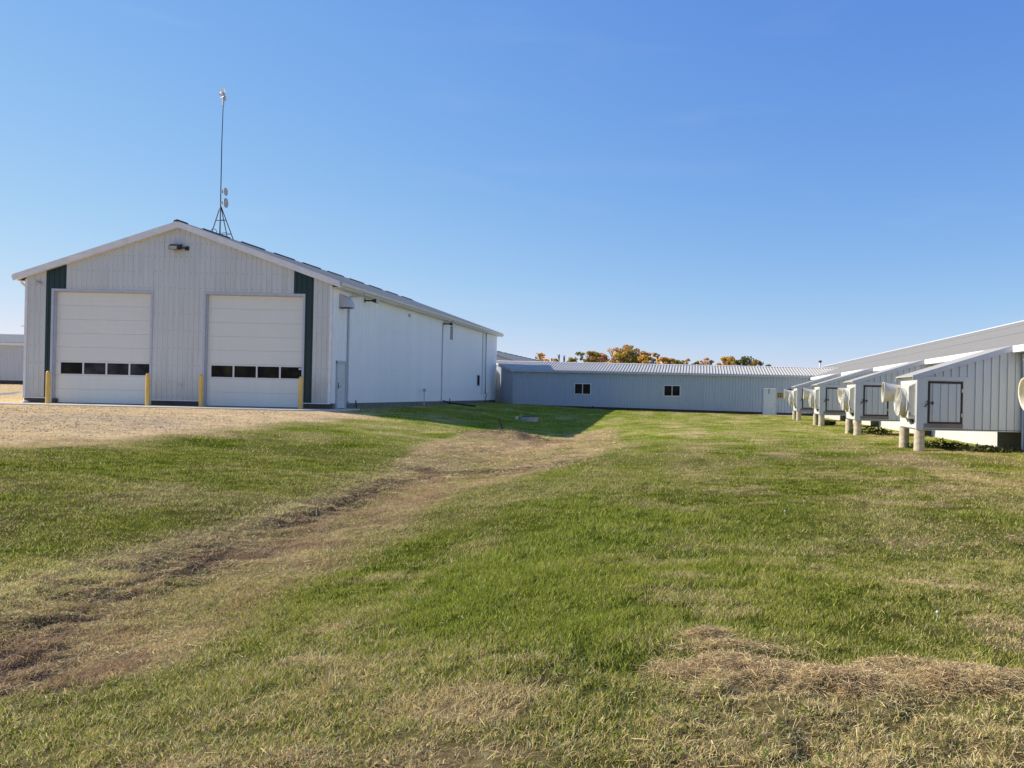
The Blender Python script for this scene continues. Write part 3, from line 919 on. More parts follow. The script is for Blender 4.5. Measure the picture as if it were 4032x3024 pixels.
# roof
def slope_pt(side, d, y, up=0):
    """point on the roof: side -1/1, horizontal distance d from the ridge"""
    return (RX + side * d, y, RZ - RSL * d + up)
m = MB()
Y0r, Y1r = SY0 - .2, SY1 + .25
for sgn in (-1, 1):
    a, b_, c, d = slope_pt(sgn, 0, Y0r), slope_pt(sgn, 7.24, Y0r), slope_pt(sgn, 7.24, Y1r), slope_pt(sgn, 0, Y1r)
    m.quad(a, b_, c, d)
    lo = [(p[0], p[1], p[2] - .05) for p in (a, b_, c, d)]
    m.quad(*reversed(lo))
    m.quad(b_, lo[1], lo[2], c)
    ln = math.hypot(7.24, 7.24 * RSL)
    ribs(m, (RX, 0, RZ), (0, 1, 0), (sgn * RSL, 0, 1), Y0r, Y1r, .2286, .12, ln, h=.018, V=(sgn * 1, 0, -RSL))
roof = m.build('roof', M['roof'], shop)
m = MB()
m.prism([(RX - .14, RZ - .03), (RX, RZ + .03), (RX + .14, RZ - .03)], 'y', Y0r - .01, Y1r + .01)
m.build('ridge_cap', M['ridgevent'], roof)
for i in range(10):
    y = 35.9 + (i - 1) * 3.05 if i else Y0r - .02
    ylen = 1.85 if i else .5
    m = MB()
    m.prism([(RX - .17, RZ - .02), (RX - .15, RZ + .03), (RX, RZ + .085), (RX + .15, RZ + .03), (RX + .17, RZ - .02)], 'y', y, y + ylen)
    m.build('ridge_vent', M['ridgevent'], roof)
# rake fascia (two boards meeting at the apex, two stepped faces), soffit
for nm, yy, t in (('rake_fascia', Y0r, 1), ('rear_fascia', Y1r, -1)):
    m = MB()
    for sgn in (-1, 1):
        for (dy, h0, h1) in ((0.0, .01, -.07), (.02, -.07, -.27)):
            y0, y1 = yy + t * dy - .012, yy + t * dy + .012
            p = [slope_pt(sgn, 0, 0), slope_pt(sgn, 7.26, 0)]
            m.prism([(p[0][0], p[0][2] + h1), (p[1][0], p[1][2] + h1), (p[1][0], p[1][2] + h0), (p[0][0], p[0][2] + h0)], 'y', y0, y1)
    m.build(nm, M['trim'], shop)
m = MB()
for sgn in (-1, 1):
    for ya, yb in ((Y0r + .04, SY0 - .002), (SY1 + .002, Y1r - .04)):
        a, b_ = slope_pt(sgn, .02, ya, -.25), slope_pt(sgn, 7.22, ya, -.25)
        c, d = slope_pt(sgn, 7.22, yb, -.25), slope_pt(sgn, .02, yb, -.25)
        if sgn < 0: m.cut()
        else: m.cut()
        m.quad(a, b_, c, d)
m.build('soffit', M['trim'], shop)
m = MB()
for sgn, xw in ((1, SX1), (-1, SX0)):
    xe = RX + sgn * 7.2
    m.cut().box(min(xe, xw + sgn * .02), max(xe, xw + sgn * .02), SY0 + .01, SY1, 6.07, 6.09)
    m.box(min(xe, xe + sgn * .02), max(xe, xe + sgn * .02), SY0 - .12, Y1r - .05, 6.10, 6.29)
m.build('eave_fascia', M['trim'], shop)
def gutter(sgn, name='gutter'):
    m = MB()
    xe = RX + sgn * 7.225
    pr = [(0, 0), (.07, 0), (.115, .04), (.12, .085), (.14, .10), (.14, .13), (.125, .13), (.11, .1), (.1, .06), (.06, .02), (.01, .02), (.01, .12), (0, .12)]
    m.prism([(xe + sgn * a, 6.15 + b_) for a, b_ in pr], 'y', Y0r + .05, Y1r - .02)
    return m.build(name, M['gutter'], shop)
gutter(1); gutter(-1)
# overhead doors
def overhead_door(x0, x1, wins, sticker=False):
    """x0..x1: outside of the frame"""
    fr = .10
    m = MB()
    for a, b_ in ((x0, x0 + fr), (x1 - fr, x1)):
        m.box(a, b_, SY0 - .03, SY0 + .02, .66, 5.66, b=.006)
    m.box(x0, x1, SY0 - .032, SY0 + .02, 5.66, 5.76, b=.006)
    m.box(x0 + fr, x0 + fr + .02, SY0 + .02, SY0 + .20, .66, 5.66)
    m.box(x1 - fr - .02, x1 - fr, SY0 + .02, SY0 + .20, .66, 5.66)
    m.box(x0 + fr + .02, x1 - fr - .02, SY0 + .02, SY0 + .2, 5.64, 5.66)
    ix0, ix1 = x0 + fr + .02, x1 - fr - .02
    seams = [.68, 1.30, 1.93, 2.56, 3.18, 3.80, 4.42, 5.04, 5.64]
    d = MB()
    for i, (za, zb) in enumerate(zip(seams[:-1], seams[1:])):
        ya, yb = SY0 + .15, SY0 + .19
        if i == 2:      # glazed section
            bot, top = za + .05, zb - .07
            d.box(ix0, ix1, ya, yb, za + .006, bot)
            d.box(ix0, ix1, ya, yb, top, zb - .006)
            xs = [ix0] + [v for w in wins for v in w] + [ix1]
            for j in range(0, len(xs), 2):
                if xs[j + 1] - xs[j] > .005: d.box(xs[j], xs[j + 1], ya, yb, bot, top)
        else:
            d.bevbox(ix0, ix1, ya, yb, za + .003, zb - .003, .006)
            for q in (.33, .66):      # shallow pressed lines
                zq = za + (zb - za) * q
                d.box(ix0 + .03, ix1 - .03, ya - .004, ya - .0005, zq - .012, zq + .012)
    door = d.build('overhead_door', M['door'], shop)
    m.build('door_frame', M['ltrim'], door)
    s = MB()
    s.box(ix0, ix1, SY0 + .14, SY0 + .2, .60, .685)
    s.build('bottom_seal', M['black'], door)
    for w in wins:
        g = MB()
        g.box(w[0], w[1], SY0 + .165, SY0 + .175, 1.98, 2.49)
        k_ = wins.index(w)
        g.build('window_pane', M[(('glass', 'glass_grey', 'glass_grey', 'glass_grey') if not sticker else ('glass_olive', 'glass', 'glass', 'glass_olive'))[k_]], door)
    b2 = MB()
    b2.box(ix0, ix1, SY0 + .19, SY0 + .21, .65, 5.66)
    b2.build('door_backing', M['door'], door)
    if sticker:
        s = MB()
        s.box(wins[3][1] - .16, wins[3][1] - .04, SY0 + .158, SY0 + .163, 2.37, 2.45)
        s.build('sticker', M['paper'], door)
    return door
overhead_door(-28.74, -24.21, [(-28.40, -27.43), (-27.36, -26.39), (-26.32, -25.36), (-25.29, -24.36)])
overhead_door(-21.96, -17.43, [(-21.66, -20.70), (-20.63, -19.66), (-19.59, -18.62), (-18.55, -17.59)], True)
# service door in the side wall
d = MB()
d.box(SX1 - .01, SX1 + .045, 34.86, 35.66, .68, 2.73)
sdoor = d.build('service_door', M['mandoor'], shop)
m = MB()
m.box(SX1 - .01, SX1 + .085, 34.78, 34.86, .66, 2.80); m.box(SX1 - .01, SX1 + .085, 35.66, 35.74, .66, 2.80); m.box(SX1 - .01, SX1 + .09, 34.78, 35.74, 2.73, 2.84)
m.build('door_frame', M['ltrim'], sdoor)
m = MB()
m.tube([(SX1 + .01, 34.98, 1.68), (SX1 + .12, 34.98, 1.68), (SX1 + .12, 35.12, 1.66)], .012, 6)
m.box(SX1 + .045, SX1 + .055, 34.95, 35.02, 1.55, 1.85)
m.build('door_handle', M['darkmetal'], sdoor)
# ventilation hood: quarter-round side, curved cover, open below
m = MB()
arc = [(SX1 + .015 + .52 * math.sin(t), 5.28 + .58 * math.cos(t)) for t in [math.pi / 2 * i / 10 for i in range(11)]]
poly = [(SX1 + .015, 5.28)] + arc
for y in (34.95, 35.38):
    m.poly([(a, y, b_) for a, b_ in poly])
for (a, b_), (c, d_) in zip(arc[:-1], arc[1:]):
    m.quad((a, 34.93, b_), (c, 34.93, d_), (c, 35.40, d_), (a, 35.40, b_))
m.box(SX1 + .012, SX1 + .03, 34.92, 35.41, 5.2, 5.92)
m.build('vent_hood', M['ltrim'], shop)
box('hood_opening', 'black', shop, SX1 + .03, SX1 + .50, 34.96, 35.37, 5.25, 5.27)
def downspout(pts, name='downspout', mat='ltrim', r=.045):
    m = MB(); m.tube(pts, r, 6)
    return m.build(name, M[mat], shop)
XW_ = SX1 + .06
downspout([(SX1 + .42, 36.7, 6.16), (SX1 + .40, 36.65, 6.06), (XW_, 35.95, 5.85), (XW_, 35.87, 5.6), (XW_, 35.87, 1.0), (XW_ + .12, 35.9, .88)])
downspout([(SX1 + .42, 50.1, 6.16), (SX1 + .40, 50.1, 6.05), (XW_, 49.35, 5.92), (XW_, 49.2, 5.75), (XW_, 49.2, 1.0), (XW_ + .1, 49.25, .9)])
downspout([(XW_, 58.55, 6.1), (XW_, 58.55, 1.3)], r=.04)
downspout([(XW_ + .05, 59.3, 6.1), (XW_ + .05, 59.3, 1.45), (XW_ + .05, 59.75, 1.40), (XW_ + .05, 59.75, 1.2), (XW_ + .05, 59.5, 1.16), (XW_ + .05, 59.5, .5)], 'vent_pipe', 'black', .03)
downspout([(SX0 - .36, SY0 + .15, 6.16), (SX0 - .34, SY0 + .15, 6.02), (SX0 - .06, SY0 + .15, 5.80), (SX0 - .06, SY0 + .15, 1.2), (SX0 - .12, SY0 + .12, 1.12), (SX0 - .45, SY0 - .2, 1.04), (SX0 - 2.4, SY0 - 1.9, .72)], mat='trim', r=.05)
box('pipe_clip', 'trim', shop, SX0 - .28, SX0 - .01, SY0 + .1, SY0 + .13, 4.05, 4.09)
# floodlights
def wall_light_side(y, z):
    m = MB()
    m.box(SX1 + .015, SX1 + .05, y - .07, y + .07, z - .09, z + .09)
    m.box(SX1 + .04, SX1 + .46, y - .03, y + .03, z - .035, z + .035, b=.006)
    l = m.build('floodlight', M['darkmetal'], shop)
    m = MB()
    m.loft([[(SX1 + .44, y - .09, z - .06), (SX1 + .44, y + .13, z - .06), (SX1 + .44, y + .13, z + .06), (SX1 + .44, y - .09, z + .06)],
            [(SX1 + .64, y - .12, z - .13), (SX1 + .64, y + .16, z - .13), (SX1 + .64, y + .16, z + .09), (SX1 + .64, y - .12, z + .09)]])
    m.build('lamp_head', M['darkmetal'], l)
    m = MB()
    m.box(SX1 + .642, SX1 + .652, y - .1, y + .14, z - .11, z + .07)
    m.build('lens', M['lens'], l)
wall_light_side(37.6, 5.9); wall_light_side(49.4, 5.86)
m = MB()
m.box(-22.80, -22.66, SY0 - .06, SY0 - .02, 7.58, 7.76); m.box(-22.95, -22.78, SY0 - .2, SY0 - .14, 7.63, 7.70); m.box(-22.79, -22.73, SY0 - .2, SY0 - .05, 7.63, 7.70)
fl = m.build('floodlight', M['darkmetal'], shop)
m = MB()
m.loft([[(-23.38, SY0 - .30, 7.57), (-22.98, SY0 - .30, 7.57), (-22.98, SY0 - .30, 7.74), (-23.38, SY0 - .30, 7.74)],
        [(-23.44, SY0 - .10, 7.60), (-22.93, SY0 - .10, 7.60), (-22.90, SY0 - .10, 7.84), (-23.44, SY0 - .10, 7.84)],
        [(-23.36, SY0 - .03, 7.64), (-23.0, SY0 - .03, 7.64), (-23.0, SY0 - .03, 7.80), (-23.36, SY0 - .03, 7.80)]])
m.build('lamp_head', M['darkmetal'], fl)
m = MB()
m.box(-23.345, -23.015, SY0 - .315, SY0 - .302, 7.585, 7.725)
m.build('lens', M['lens'], fl)
m = MB()      # small twin sensor lamp, left of the green stripe
m.tube([(-29.25, SY0, 6.03), (-29.25, SY0 - .09, 6.0)], .03, 8)
m.lathe((-29.3, SY0 - .1, 6.04), (-.5, -.6, .2), [(-.06, .02), (0, .05), (.05, .06)], 10, True)
m.lathe((-29.19, SY0 - .1, 5.97), (.6, -.5, -.5), [(-.06, .02), (0, .04), (.04, .045)], 10, True)
m.build('security_lamp', M['steel'], shop)
m = MB()
m.box(-23.05, -22.83, SY0 - .05, SY0 - .018, 1.53, 1.63, b=.008)
m.build('outlet_box', M['steel'], shop)
box('small_vent', 'steel', shop, SX1 + .015, SX1 + .1, 43.4, 43.6, 5.7, 5.88)
m = MB()
for i in range(7):
    m.box(SX1 + .016, SX1 + .05, 50.95, 51.3, 5.0 + i * .125, 5.07 + i * .125)
m.box(SX1 + .014, SX1 + .03, 50.9, 50.95, 4.95, 5.85); m.box(SX1 + .014, SX1 + .03, 51.3, 51.35, 4.95, 5.85)
m.build('louvre_strip', M['darkmetal'], shop)
m = MB()
m.box(SX1 + .014, SX1 + .05, 57.2, 58.0, 1.94, 2.86)
w_ = m.build('window', M['trim'], shop)
box('pane', 'glass', w_, SX1 + .05, SX1 + .056, 57.3, 57.9, 2.03, 2.77)

# concrete apron in front of the doors
m = MB()
m.prism([(-31.6, 32.1), (-16.4, 31.9), (-15.7, 33.2), (-15.6, 35.9), (-16.27, 35.9), (-16.27, SY0 - .003), (-31.6, SY0 - .003)], 'z', .3, .655)
apron = m.build('concrete_apron', M['apron'])
tag(apron, kind='structure')
m = MB()
for a, b_ in ((-28.6, -24.35), (-21.82, -17.57)):
    m.cut().box(a, b_, SY0 - .002, SY0 + .4, .4, .652)
m.build('door_sill_slab', M['apron'], shop)

# bollards
bo_lab = ['yellow steel bollard at far left, in front of the narrow green stripe', 'yellow steel bollard at the right side of the left overhead door',
          'yellow steel bollard at the left side of the right overhead door', 'yellow steel bollard at the right side of the right overhead door, by the green stripe']
m = MB()
m.lathe((0, 0, -.2), (0, 0, 1), [(0, .085), (1.52, .085), (1.57, .075), (1.62, .03), (1.625, .001)], 16, True)
b0 = None
for x, lb in zip((-28.23, -23.88, -21.55, -17.2), bo_lab):
    if b0 is None: b0 = m.build('bollard', M['yellow'], None, True, loc=None); o = b0
    else:
        o = b0.copy(); COL.objects.link(o)
    o.location = (x, 33.6, .655)
    tag(o, lb, 'bollard', 'bollards beside the overhead doors')

# antenna mast on the ridge
MX = RX - .15
am = empty('antenna_mast', (MX, 37.4, RZ), 'tall thin antenna mast on a steel tripod at the shop roof ridge', 'antenna mast')
ZA = 10.35
m = MB(); m.tube([(MX, 37.4, RZ + .02), (MX - .01, 37.4, 13.4), (MX + .02, 37.4, 15.22)], [.024, .02, .016], 8)
m.build('pole', M['mast'], am)
for (fx, fy) in ((-.62, .15), (.62, .1), (-.02, .65)):
    m = MB()
    zf = RZ - RSL * abs(fx) + .02
    m.tube([(MX, 37.4, ZA), (MX + fx, 37.4 + fy, zf)], .02, 6)
    m.box(MX + fx - .06, MX + fx + .06, 37.4 + fy - .06, 37.4 + fy + .06, zf - .03, zf + .01)
    m.build('leg', M['mast'], am)
m = MB()
for q in (.42, .80):
    P = [Vector((MX, 37.4, ZA)).lerp(Vector((MX + fx, 37.4 + fy, RZ - RSL * abs(fx))), q) for fx, fy in ((-.62, .15), (.62, .1), (-.02, .65))]
    m.cut()
    for i in range(3): m.tube([P[i], P[(i + 1) % 3]], .014, 5)
m.build('brace', M['mast'], am)
m = MB(); m.tube([(MX, 37.36, ZA), (MX + .02, 37.3, RZ)], .02, 6); m.build('conduit', M['steel'], am)
m = MB(); m.tube([(MX - .33 + .15 * math.cos(t), 37.42, RZ + .22 + .15 * math.sin(t)) for t in [2 * math.pi * i / 16 for i in range(17)]], .014, 5)
m.build('cable_loop', M['black'], am)
def dish(x, z, r, ax, matn, feed=False):
    m = MB()
    pr = [(.10 * 1.0, .012)] + [(.10 - .32 * r * (q ** 2) * 1.0, r * q) for q in (.25, .5, .75, 1.0)]
    d = Vector(ax).normalized()
    prof = [(0, .01), (-.0 + .05 * r, r * .3), (.14 * r, r * .6), (.30 * r, r * .85), (.42 * r, r)]
    m.lathe((x, 37.4, z), d, prof, 20)
    m.lathe((x, 37.4, z), d, [(t - .012, q) for t, q in reversed(prof)], 20)
    ob = m.build('dish', M[matn], am, True)
    m = MB()
    m.tube([(MX, 37.4, z - .02), (x, 37.4, z)], .03, 6)
    m.box(x - .07, x + .02, 37.34, 37.46, z - .07, z + .07)
    m.build('mount', M['steel'], ob)
    if feed:
        m = MB(); m.tube([Vector((x, 37.4, z)), Vector((x, 37.4, z)) + d * .14], .012, 6)
        c = Vector((x, 37.4, z)) + d * .15
        m.lathe(c - d * .03, d, [(0, .03), (.05, .045), (.07, .03)], 10, True)
        m.build('feed', M['dish_lit'], ob)
dish(MX + .16, 10.48, .235, (.99, .12, -.03), 'dish')
dish(MX + .16, 11.02, .19, (.99, .10, -.02), 'dish')
dish(MX + .05, 15.76, .235, (-.40, -.90, .10), 'dish_lit', True)
m = MB(); m.tube([(MX + .02, 37.4, 15.2), (MX + .03, 37.4, 15.62)], .045, 8); m.box(MX + .04, MX + .13, 37.36, 37.44, 15.45, 15.66); m.build('radio_box', M['dish'], am)

# ------------------------------------------------------------------ link corridor
LY, LRY = 60.5, 64.0
link = empty('link_building', (-3, LY, .5), 'long low grey metal corridor building with pale ribbed roof joining shop and barn', 'building')
LEZ, LRZ, LOV = 3.36, 4.12, .22
def lbot(x): return .65 - (x + 14.25) * .0104
LSKIP = [(-9.49, -8.13, 1.5, 2.4), (-2.47, -1.09, 1.47, 2.4), (5.36, 6.47, 0, 2.36)]
m = MB()
xs = [-14.3, -9.0, -4, 1, 5.4]
def lq(a, b_, z0=None): m.quad((a, LY, z0 if z0 is not None else lbot(a)), (b_, LY, z0 if z0 is not None else lbot(b_)), (b_, LY, 3.2), (a, LY, 3.2))
for a, b_ in zip(xs[:-1], xs[1:]): lq(a, b_)
lq(5.4, 6.43, 2.3); lq(6.43, 9.6)
ribs(m, (0, LY, 0), (1, 0, 0), (0, -1, 0), -14.25, 9.5, .2286, lbot, 3.2, h=.035, wb=.06, wt=.028, skip=LSKIP)
# cut-off corner wall
c0, c1 = Vector((-14.3, LY, 0)), Vector((-16.65, LRY, 0))
dd = (c1 - c0); L_ = dd.length; dn = dd.normalized(); nn = Vector((dn.y, -dn.x, 0))
if nn.y > 0: nn = -nn
m.quad((c0.x, c0.y, .62), (c1.x, c1.y, .62), (c1.x, c1.y, 3.95), (c0.x, c0.y, 3.2))
ribs(m, c0, dn, nn, 0.02, L_, .2286, .62, lambda s: 3.2 + .75 * s / L_ - .02, h=.02)
m.use(M['steel'])
screws(m, (0, LY, 0), (1, 0, 0), (0, -1, 0), -14.2, 9.4, .2286, [.75, 1.4, 2.45, 3.0], r=.012, skip=LSKIP)
m.build('wall', M['link_wall'], link)
m = MB()      # unseen block added behind the shop to keep sun off the corner wall
m.box(-26.0, -16.95, 63.2, 67.6, .3, 3.6)
m.prism([(63.1, 3.6), (67.7, 3.6), (65.4, 4.1)], 'x', -26.0, -16.95)
m.build('sun_blocker', M['grey'], link)
m = MB()
xs = [-14.2, -4, 5.38]
for a, b_ in zip(xs[:-1], xs[1:]):
    m.quad((a, LY + .03, -.2), (b_, LY + .03, -.2), (b_, LY + .03, lbot(b_) + .01), (a, LY + .03, lbot(a) + .01))
m.cut().box(6.45, 9.6, LY + .03, LY + .2, -.2, lbot(8))
m.build('foundation', M['foundation'], link)
m = MB()
for a, b_ in ((-14.3, -4), (-4, 5.36), (6.47, 9.5)):
    m.cut().prism([(a, lbot(a) - .02), (b_, lbot(b_) - .02), (b_, lbot(b_) + .015), (a, lbot(a) + .015)], 'y', LY - .035, LY - .001)
m.build('drip_edge', M['ltrim'], link)
# roof: front slope with the corner cut off, rear slope
m = MB()
ye = LY - LOV
sl = (LRZ - LEZ) / (LRY - ye)
def lp(x, y, up=0): return (x, y, LEZ + sl * (y - ye) + up)
cut0, cut1 = (-14.42, ye), (-16.85, LRY)
m.poly([lp(*cut0), lp(12.2, ye), lp(12.2, LRY), lp(*cut1)])
m.poly([(p[0], p[1], p[2] - .05) for p in reversed([lp(*cut0), lp(12.2, ye), lp(12.2, LRY), lp(*cut1)])])
m.quad((-16.85, LRY, LRZ), (12.2, LRY, LRZ), (12.2, LRY + 3.7, LEZ), (-16.85, LRY + 3.7, LEZ))
lnn = (LRY - ye)
def cutlo(s):       # distance up the slope where the sheet starts, given x
    x = s
    return 0.0 if x > cut0[0] else (cut0[0] - x) / (cut0[0] - cut1[0]) * lnn * math.hypot(1, sl)
ribs(m, (0, ye, LEZ), (1, 0, 0), (0, -sl, 1), -16.8, 12.1, .2340, cutlo, lnn * math.hypot(1, sl) - .02, h=.045, wb=.065, wt=.03, V=(0, 1, sl))
lroof = m.build('roof', M['roof_link'], link)
m = MB(); m.prism([(LRY - .13, LRZ + .005), (LRY, LRZ + .055), (LRY + .13, LRZ + .005)], 'x', -16.85, 12.2)
m.build('ridge_cap', M['trim'], lroof)
m = MB()
m.box(cut0[0], 9.3, ye - .015, ye + .012, LEZ - .17, LEZ - .002)
for z_, t_ in ((0, 0),):
    a, b_ = Vector(lp(*cut0)), Vector(lp(*cut1))
    o_ = nn * .015
    m.poly([a + o_, b_ + o_, b_ + o_ + Vector((0, 0, -.17)), a + o_ + Vector((0, 0, -.17))])
m.quad((cut0[0], ye, LEZ - .165), (9.3, ye, LEZ - .165), (9.3, LY, LEZ - .165), (-14.3, LY, LEZ - .165))
m.build('fascia', M['ltrim'], link)
for x0, x1 in ((-9.41, -8.21), (-2.39, -1.17)):
    m = MB()
    z0, z1 = 1.56, 2.33
    for a in ((x0 - .05, x1 + .05, z0 - .05, z0), (x0 - .05, x1 + .05, z1, z1 + .05), (x0 - .05, x0, z0, z1), (x1, x1 + .05, z0, z1), ((x0 + x1) / 2 - .025, (x0 + x1) / 2 + .025, z0, z1)):
        m.box(a[0], a[1], LY - .045, LY - .001, a[2], a[3])
    w_ = m.build('window', M['trim'], link)
    box('pane', 'glass', w_, x0, x1, LY - .02, LY - .01, z0, z1)
m = MB(); m.bevbox(5.42, 6.41, LY - .03, LY + .02, .24, 2.28, .006)
dr = m.build('door', M['mandoor'], link)
m = MB()
m.box(5.36, 5.42, LY - .05, LY + .02, .22, 2.35); m.box(6.41, 6.47, LY - .05, LY + .02, .22, 2.35); m.box(5.42, 6.41, LY - .05, LY + .02, 2.29, 2.35)
m.build('door_frame', M['ltrim'], dr)
box('closer_bar', 'boards', dr, 5.80, 5.87, LY - .045, LY - .031, 1.87, 2.27)
m = MB(); m.tube([(6.33, LY - .03, 1.08), (6.33, LY - .09, 1.08), (6.24, LY - .09, 1.08)], .014, 6); m.build('door_handle', M['darkmetal'], dr)
box('vent', 'black', link, 7.36, 7.62, LY - .1, LY - .02, 2.11, 2.28)
m = MB(); m.box(6.50, 6.66, LY - .06, LY - .02, .80, .90, b=.01); m.tube([(6.62, LY - .05, .92), (6.72, LY - .05, 1.0)], .01, 5); m.build('outlet_box', M['steel'], link)
# black pipe stub at the base of the wall
m = MB(); m.tube([(-7.98, LY - .1, .2), (-7.98, LY - .1, .62)], .05, 8); tag(m.build('pipe_stub', M['black'], None, loc=(-7.98, LY - .1, .2)), 'short black pipe stub at the base of the corridor wall, left of its middle', 'pipe')
# warning sign right of the door
sg = empty('warning_sign', (6.78, LY - .03, 1.75), 'small square yellow and brown sign on the corridor wall, right of the door', 'sign')
box('sign_plate', 'sign', sg, 6.50, 6.95, LY - .045, LY - .03, 1.54, 1.97)
m = MB()
m.box(6.53, 6.92, LY - .049, LY - .046, 1.90, 1.945); m.box(6.54, 6.60, LY - .049, LY - .046, 1.60, 1.86); m.prism([(6.66, 1.68), (6.84, 1.60), (6.84, 1.66), (6.70, 1.74)], 'y', LY - .049, LY - .046)
m.prism([(6.66, 1.86), (6.70, 1.86), (6.86, 1.76), (6.84, 1.72), (6.67, 1.80)], 'y', LY - .049, LY - .046); m.box(6.88, 6.91, LY - .049, LY - .046, 1.6, 1.86)
m.build('print', M['signink'], sg)
# slab at the corridor door
m = MB(); m.box(4.9, 8.2, LY - 1.3, LY - .005, -.1, .235, b=.01); tag(m.build('door_slab', M['apron']), kind='structure')

# ------------------------------------------------------------------ barn with fan houses
BX, BEX, BRX = 9.4, 9.05, 17.5
BEZ = 3.22
BSL = .323
BRZ = BEZ + BSL * (BRX - BEX)
BY0, BY1 = 2.0, 150.0
barn = empty('livestock_barn', (BX, 22, .2), 'long low grey metal barn with fan houses built out along its side', 'building')
m = MB()
m.quad((BX, BY0, -.1), (BX, BY1, -.1), (BX, BY1, 3.1), (BX, BY0, 3.1))
ribs(m, (BX, 0, 0), (0, 1, 0), (-1, 0, 0), BY0, 61, .152, -.1, 3.1, h=.018, wb=.05)
m.build('side_wall', M['barn_lit'], barn)
m = MB()
m.poly([(BX, BY0, -.1), (2 * BRX - BX, BY0, -.1), (2 * BRX - BX, BY0, 3.1), (BRX, BY0, BRZ - .1), (BX, BY0, 3.1)])
m.cut().poly([(BX, BY1, -.1), (2 * BRX - BX, BY1, -.1), (2 * BRX - BX, BY1, 3.1), (BRX, BY1, BRZ - .1), (BX, BY1, 3.1)])
m.cut().quad((2 * BRX - BX, BY0, -.1), (2 * BRX - BX, BY1, -.1), (2 * BRX - BX, BY1, 3.1), (2 * BRX - BX, BY0, 3.1))
m.build('end_wall', M['grey'], barn)
m = MB()
for sg_ in (1, -1):
    xe = BRX - sg_ * (BRX - BEX)
    m.quad((xe, BY0 - .2, BEZ), (BRX, BY0 - .2, BRZ), (BRX, BY1 + .2, BRZ), (xe, BY1 + .2, BEZ))
    m.quad((xe, BY0 - .2, BEZ - .04), (xe, BY1 + .2, BEZ - .04), (BRX, BY1 + .2, BRZ - .04), (BRX, BY0 - .2, BRZ - .04))
ln = math.hypot(1, BSL) * (BRX - BEX)
ribs(m, (BEX, 0, BEZ), (0, 1, 0), (-BSL, 0, 1), BY0, 130, .2286, 0, ln - .1, h=.018, V=(1, 0, BSL))
broof = m.build('roof', M['roof'], barn)
m = MB(); m.prism([(BRX - .2, BRZ - .03), (BRX, BRZ + .06), (BRX + .2, BRZ - .03)], 'y', BY0 - .2, BY1 + .2)
m.build('ridge_cap', M['trim_bright'], broof)
m = MB()      # seam where the roof sheets lap
for d_ in (2.9, 6.2):
    x = BEX + d_
    m.cut().box(x, x + .02, BY0, BY1, BEZ + BSL * d_ + .012, BEZ + BSL * d_ + .024)
m.build('sheet_lap', M['darkmetal'], broof)
m = MB(); m.tube([(10.7, 66, 3.5), (10.7, 66, 4.72)], .075, 10); fl_ = m.build('flue', M['trim'], barn)
m = MB(); m.lathe((10.7, 66, 4.66), (0, 0, 1), [(0, .10), (.05, .16), (.09, .15), (.10, .10), (.14, .17), (.17, .16), (.2, .02)], 12, True); m.build('flue_cap', M['darkmetal'], fl_)
HY = [12.5, 22.0, 30.4, 39.1, 47.7]
HD, HX, HZ = 1.8, 6.37, .80
segs = [BY0] + [v for h in HY for v in (h, h + HD)] + [60.2]
m = MB()
for a, b_ in zip(segs[0::2], segs[1::2]):
    m.cut().box(BEX - .015, BEX + .01, a + .03, b_ - .03, BEZ - .19, BEZ - .005)
    m.box(BEX + .012, BX - .001, a + .03, b_ - .03, BEZ - .185, BEZ - .165)
m.build('eave_fascia', M['trim_bright'], barn)
HSL = (BEZ - 2.36) / (BEX - HX)
def hroof(x): return 2.36 + HSL * (x - HX)

def cone_part(name, parent, o, axis, prof, matn, k=28, inner='cone_in'):
    m = MB(); m.lathe(o, axis, prof, k); ob = m.build(name, M[matn], parent, True)
    return ob

